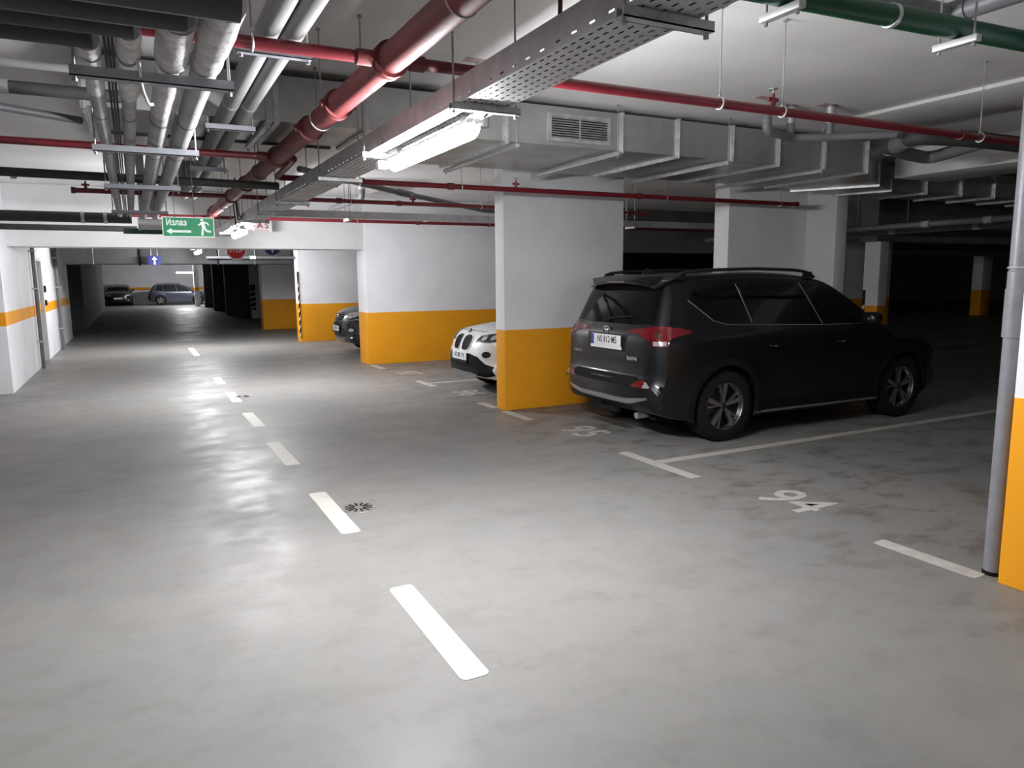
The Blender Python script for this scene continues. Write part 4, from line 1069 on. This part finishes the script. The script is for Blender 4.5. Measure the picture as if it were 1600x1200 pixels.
    sk = c.patch('skid_trim', [(-.70,.478),(-.45,.440),(-.36,.430),(.36,.430),(.45,.440),(.70,.478),(.70,.456),(.50,.402),(.40,.385),(-.40,.385),(-.50,.402),(-.70,.456)], 'rear', 'satin', .016, .03, step=.04)
    c.patch('lower_valance', [(-.52,.37),(.52,.37),(.45,.315),(-.45,.315)], 'rear', 'black', .004, .02)
    # plate, garnish, badges
    c.patch('plate_recess', [(-.37,1.065),(.34,1.065),(.32,.89),(-.35,.89)], 'rear', 'black', .005, .004, tg)
    p = c.at(0, .98, 'rear'); plate(c, p.x-.022, .995, 'NS 812·MS', -1, -.03, extra=1)
    q = c.at(.03, 1.09, 'rear'); e = Vector((q.x-.012, .0, 1.092))
    em = MB()
    for (rx, rz, w) in ((.062, .042, .0055), (.022, .040, .0045)):
        P = [(e.x, rx*math.cos(2*PI*k/24), e.z+rz*math.sin(2*PI*k/24)) for k in range(25)]; em.tube(P, w, 6, False)
    P = [(e.x, .043*math.cos(2*PI*k/24), e.z+.021+.017*math.sin(2*PI*k/24)) for k in range(25)]; em.tube(P, .0045, 6, False)
    em.build('badge', 'chrome', root)
    b = c.at(-.44, .83, 'rear'); text_obj('model_lettering', 'RAV4', .055, 'chrome', root, frame((b.x-.010, -.46, .835), (0, -1, 0), (0, 0, 1)), .003, .001, 1.25)
    b = c.at(.5, .83, 'rear'); text_obj('maker_lettering', 'TOYOTA', .034, 'chrome', root, frame((b.x-.010, .52, .845), (0, -1, 0), (0, 0, 1)), .003, .0005, 1.2)
    # tow hitch and exhaust
    MB().cyl((.10, .10, .31), (.10, .10, .37), .02).lathe([(0, .40), (.018, .395), (.025, .38), (.018, .363), (0, .36)], (.10, .10, 0), n=12).box((.10, .07, .28), (.45, .13, .33)).box((.07, -.22, .26), (.13, .30, .31)).build('tow_hitch', 'matblack', root)
    MB().cyl((.12, -.50, .27), (.50, -.50, .28), .033, 14).build('exhaust', 'satin', root)
    MB().box((.3, -.62, .22), (.62, -.30, .32)).build('silencer', 'matblack', root, bevel=.03)
    c.bm.free()
    def tuck(o):                                  # shorter rear overhang
        for ch in o.children:
            if ch.type == 'MESH' and ch.name.split('.')[0] not in ('wheel',):
                for v in ch.data.vertices:
                    if v.co.x < .55: v.co.x = .12+v.co.x*(.43/.55)
                tuck(ch)
    tuck(root)
build_suv()

# ---------------------------------------------------------------- generic hatch / crossover seen nose first or from the side
def build_car(name, label, loc, rz, paint, L, H, W, belt, hood, kind, ply=None):
    root = thing(name, label, 'car', loc, rz)
    ra, fa, R = .20*L, .805*L, .33 if kind != 'suv' else .345
    def hw(x, z):
        h = W/2-.012+.012*math.exp(-((z-.7)/.25)**2)
        if z < .42: h -= .03*(.42-z)/.25
        if z > belt-.02: h = h-.02-(z-belt)*.42
        if x < .6: h -= .11*((.6-x)/.6)**2
        if x > L-.95: h -= .20*((x-L+.95)/.95)**2
        for cx in (ra, fa):
            d = math.hypot(x-cx, z-R)
            if z < .95: h += .018*math.exp(-((d-R*1.17)/.09)**2)
        return max(h, .3)
    nose = hood-.13
    O = [(.15,.26,.10,.05,.02),(.03,.34,.24,.12,.06),(.0,.5,.24,.12,.06),(.02,.72,.22,.11,.06),(.06,belt-.12,.2,.10,.05),(.12,belt+.05,.18,.09,.05),(.30,H-.22,.14,.08,.05),(.45,H-.08,.12,.06,.04),(.62,H-.04,.14,.05,.03),
         (.28*L,H-.01,.16,.05,.03),(.40*L,H,.16,.05,.03),(.50*L,H-.03,.16,.05,.03),(.57*L,H-.10,.14,.06,.05),(.66*L,(H+hood)/2+.06,.12,.08,.10),(.745*L,hood+.07,.12,.08,.12),(.775*L,hood+.03,.16,.07,.10),
         (.86*L,hood-.01,.2,.07,.08),(.93*L,hood-.055,.24,.10,.09),(.972*L,nose,.28,.15,.12),(.990*L,nose-.12,.3,.2,.14),(L,nose-.28,.3,.2,.14),(L-.01,.40,.28,.18,.12),(L-.09,.26,.2,.1,.06),(L-.35,.22,.04,.02,0),
         (fa+.25,.22,.03,.012,0),(fa,.22,.03,.012,0),(fa-.3,.215,.03,.012,0),(.5*L,.21,.03,.012,0),(ra+.3,.215,.03,.012,0),(ra,.22,.03,.012,0),(ra-.3,.23,.04,.02,0),(.36,.24,.06,.03,0)]
    c = Car(root, O, [(ra, R, R*1.14), (fa, R, R*1.14)], hw, paint)
    for x in (ra, fa):
        for s in (-1, 1): wheel(c, x, s*(W/2-.115), R, .21, s)
    for view, sd in (('right', -1), ('left', 1)):
        t = H-.10
        c.patch('quarter_window', [(.50,belt+.12),(.62,t-.03),(.22*L+.05,t+.02),(.22*L+.12,belt+.05),(.75,belt+.05)], view, 'glass', .003, .01)
        c.patch('side_window', [(.22*L+.09,t+.02),(.445*L,t+.03),(.465*L,belt+.02),(.22*L+.16,belt+.04)], view, 'glass', .003, .01)
        c.patch('side_window', [(.455*L,t+.03),(.53*L,t),(.63*L,belt+.17),(.70*L,belt+.0),(.475*L,belt+.015)], view, 'glass', .003, .01)
        for poly, hx in (([(.29*L,belt-.03),(.468*L,belt-.05),(.47*L,.36),(.36*L,.36),(.31*L,.6)], .31*L), ([(.475*L,belt-.05),(.70*L,belt-.07),(.705*L,.55),(.69*L,.38),(.478*L,.36)], .50*L)):
            d = c.patch('door', poly, view, paint, .0025, .003, step=.08)
            p0, p1 = c.at(hx, belt-.13, view), c.at(hx+.16, belt-.13, view)
            MB().tube(bend([p0, p0+Vector((.01, sd*.04, 0)), p1+Vector((-.01, sd*.04, 0)), p1], .02), .011, 8).build('door_handle', paint, d)
        for cx in (ra, fa):
            if kind != 'hatch': c.patch('arch_cladding', arcpts(cx, R, R*1.30, R*1.30, -10, 190, 24)+arcpts(cx, R, R*1.15, R*1.15, 190, -10, 24), view, 'matblack', .010, .02, step=.045)
        c.patch('sill_cladding', [(ra+R*1.25,.23),(fa-R*1.25,.23),(fa-R*1.25,.34),(ra+R*1.25,.34)], view, 'matblack' if kind != 'hatch' else paint, .008, .02)
        pts = chaikin([(-.09, .07), (.06, .065), (.10, .02), (.08, -.06), (-.08, -.07), (-.10, 0)], 2); ym = sd*(W/2+.06)
        egg(MB(), (.66*L, ym, belt+.09), (.08, .10, .065)).build('mirror', paint, root)
        MB().box((.655*L, min(sd*(W/2-.09), ym), belt+.03), (.67*L, max(sd*(W/2-.09), ym), belt+.06)).build('mirror_arm', 'black', root)
        MB().tube(bend([(.6, sd*(W/2-.29), H-.03), (.7, sd*(W/2-.27), H+.03), (.48*L, sd*(W/2-.27), H+.03), (.52*L, sd*(W/2-.29), H-.04)], .08), .014, 8).build('roof_rail', 'black', root)
        c.patch('tail_lamp', [(sd*y, z) for y, z in ((.50,belt-.02),(.72,belt-.02),(.74,belt-.20),(.60,belt-.18))], 'rear', 'tail', .008, .02)
    c.patch('windscreen', [(-.58,H-.12),(.58,H-.12),(.66,hood+.10),(-.66,hood+.10)], 'front', 'glass', .003, .01)
    c.patch('rear_window', [(-.55,H-.13),(.55,H-.13),(.62,belt+.09),(-.62,belt+.09)], 'rear', 'glass', .003, .01)
    c.bm_L = L
    return c, root
def mirror_y(p): return [(-a, b) for a, b in p]

# white crossover, nose to the lane, nose at X = 4.2
c, r = build_car('parked_crossover', 'white crossover with twin kidney grille parked behind the wide pillar', (4.06+4.45, 9.57, 0), PI, 'carwhite', 4.45, 1.545, 1.80, .98, 1.0, 'suv')
L = 4.45
for sg in (-1, 1):
    k = chaikin([(sg*.045,.855),(sg*.205,.848),(sg*.275,.80),(sg*.262,.69),(sg*.19,.638),(sg*.06,.642),(sg*.04,.74)], 2)
    c.patch('kidney_frame', [(a*1.0+sg*.0, b) for a, b in chaikin([(sg*.030,.870),(sg*.215,.862),(sg*.294,.806),(sg*.280,.680),(sg*.20,.622),(sg*.05,.628),(sg*.024,.74)], 2)], 'front', 'carwhite', .010, .02, step=.035)
    g = c.patch('kidney_grille', k, 'front', 'black', .014, .01, step=.035)
    for q in range(5):
        a = sg*(.07+.035*q); c.strip('grille_bar', [(a, .66), (a*1.03, .825)], 'front', 'matblack', .004, .018, g)
    h = c.patch('headlamp', [(sg*.36,.76),(sg*.40,.845),(sg*.56,.885),(sg*.74,.905),(sg*.79,.885),(sg*.76,.80),(sg*.62,.765)], 'front', 'alloydark', .008, .02, step=.035)
    for a, b, rr in ((.50, .82, .042), (.64, .835, .045)): c.patch('lens', arcpts(sg*a, b, rr, rr*.9, 0, 345, 16), 'front', 'clearglass', .014, .01, h, step=.03)
    c.strip('brow_light', [(sg*.40,.842),(sg*.56,.878),(sg*.75,.895)], 'front', 'clearglass', .007, .010, h)
    f = c.patch('fog_lamp_ring', arcpts(sg*.58, .60, .072, .062, 0, 345, 20), 'front', 'carwhite', .014, .02, step=.03)
    c.patch('fog_lamp', arcpts(sg*.59, .60, .050, .044, 0, 345, 16), 'front', 'alloydark', .020, .01, f, step=.03)
    c.strip('bonnet_seam', [(sg*.36,.90),(sg*.45,.97)], 'front', 'black', .004, 0)
c.strip('bonnet_seam', [(-.36,.895),(0,.905),(.36,.895)], 'front', 'black', .004, 0)
lb = c.patch('lower_bumper', [(-.74,.32),(-.70,.43),(-.58,.47),(-.46,.565),(-.28,.60),(.28,.60),(.46,.565),(.58,.47),(.70,.43),(.74,.32),(.6,.29),(-.6,.29)], 'front', 'matblack', .016, .03, step=.035)
c.patch('air_intake', [(-.50,.36),(-.44,.42),(.44,.42),(.50,.36),(.42,.315),(-.42,.315)], 'front', 'black', .022, .01, lb)
c.patch('skid_plate', [(-.42,.315),(-.30,.335),(.30,.335),(.42,.315),(.34,.285),(-.34,.285)], 'front', 'satin', .030, .03)
p = c.at(0, .56, 'front'); plate(c, p.x+.016, .56, 'NS 081 YV', 1)
p = c.at(0, .885, 'front')
bd = MB(); bd.lathe([(0, .004), (.034, .004), (.040, .0), (.041, -.006)], (0, 0, 0), n=20).xf(Matrix.Translation(p+Vector((.004, 0, .012))) @ Matrix.Rotation(math.radians(55), 4, 'Y')).build('badge', 'black', r)
bq = MB()
for a0 in (0, 180): bq.prism([(0, 0)]+[(x, y) for x, y in arcpts(0, 0, .024, .024, a0, a0+90, 6)], .0045, .0055)
bq.xf(Matrix.Translation(p+Vector((.004, 0, .012))) @ Matrix.Rotation(math.radians(55), 4, 'Y')).build('badge_quarters', 'plate', r)
c.bm.free()

# black car, only its nose past the portal wall
c, r = build_car('parked_suv', 'black car nosing out behind the white portal wall', (3.95+4.4, 16.25, 0), PI, 'carblack', 4.4, 1.66, 1.80, 1.03, 1.07, 'suv')
for sg in (-1, 1):
    h = c.patch('headlamp', [(sg*.40,.80),(sg*.44,.87),(sg*.60,.94),(sg*.78,.965),(sg*.80,.90),(sg*.70,.83),(sg*.55,.80)], 'front', 'clearglass', .010, .02, step=.035)
    c.patch('lens', arcpts(sg*.60, .87, .05, .045, 0, 345, 16), 'front', 'chrome', .014, .01, h, step=.03)
    f = c.patch('fog_lamp_ring', arcpts(sg*.62, .55, .065, .055, 0, 345, 16), 'front', 'black', .012, .02, step=.03)
    c.patch('fog_lamp', arcpts(sg*.62, .55, .042, .038, 0, 345, 16), 'front', 'clearglass', .016, .01, f, step=.03)
    c.strip('bumper_crease', [(sg*.42,.76),(sg*.60,.765),(sg*.78,.78)], 'front', 'satin', .006, 0)
g = c.patch('grille', [(-.36,.80),(-.34,.88),(.34,.88),(.36,.80),(.30,.755),(-.30,.755)], 'front', 'matblack', .008, .02, step=.04)
for z in (.785, .82, .855): c.strip('grille_bar', [(-.33, z), (.33, z)], 'front', 'chrome', .005, .010, g)
p = c.at(0, .83, 'front'); MB().lathe([(0, .006), (.045, .006), (.055, 0)], (p.x+.012, 0, .825), 'x', 20).build('badge', 'chrome', r)
c.patch('bumper_lip', [(-.60,.70),(.60,.70),(.56,.64),(-.56,.64)], 'front', 'carblack', .020, .03)
c.patch('air_intake', [(-.50,.50),(-.44,.60),(.44,.60),(.50,.50),(.42,.40),(-.42,.40)], 'front', 'black', .006, .01)
c.patch('skid_plate', [(-.40,.36),(.40,.36),(.34,.30),(-.34,.30)], 'front', 'satin', .014, .02)
p = c.at(0, .56, 'front'); plate(c, p.x+.02, .575, 'NS 140·', 1)
c.bm.free()

# far hatchback side on and far dark car facing the lane
c, r = build_car('parked_hatchback', 'blue grey hatchback parked side on below the far lit lamp', (.85, 56.9, 0), 0, 'carblue', 3.95, 1.48, 1.68, .92, .93, 'hatch')
for sg in (-1, 1): c.patch('headlamp', [(sg*.42,.66),(sg*.50,.75),(sg*.76,.80),(sg*.76,.70),(sg*.60,.65)], 'front', 'clearglass', .008, .02)
c.bm.free()
c, r = build_car('parked_sedan', 'unlit dark car facing the lane at the far end', (-.95, 61.0-.2, 0), -PI/2, 'cardark', 4.3, 1.46, 1.76, .95, .95, 'hatch')
for sg in (-1, 1): c.patch('headlamp', [(sg*.42,.66),(sg*.50,.75),(sg*.76,.80),(sg*.76,.70),(sg*.60,.65)], 'front', 'clearglass', .008, .02)
c.patch('grille', [(-.34,.66),(-.36,.74),(.36,.74),(.34,.66)], 'front', 'black', .008, .02)
p = c.at(0, .5, 'front'); MB().box((p.x, -.26, .45), (p.x+.02, .26, .56)).build('number_plate', 'plate', r)
c.bm.free()
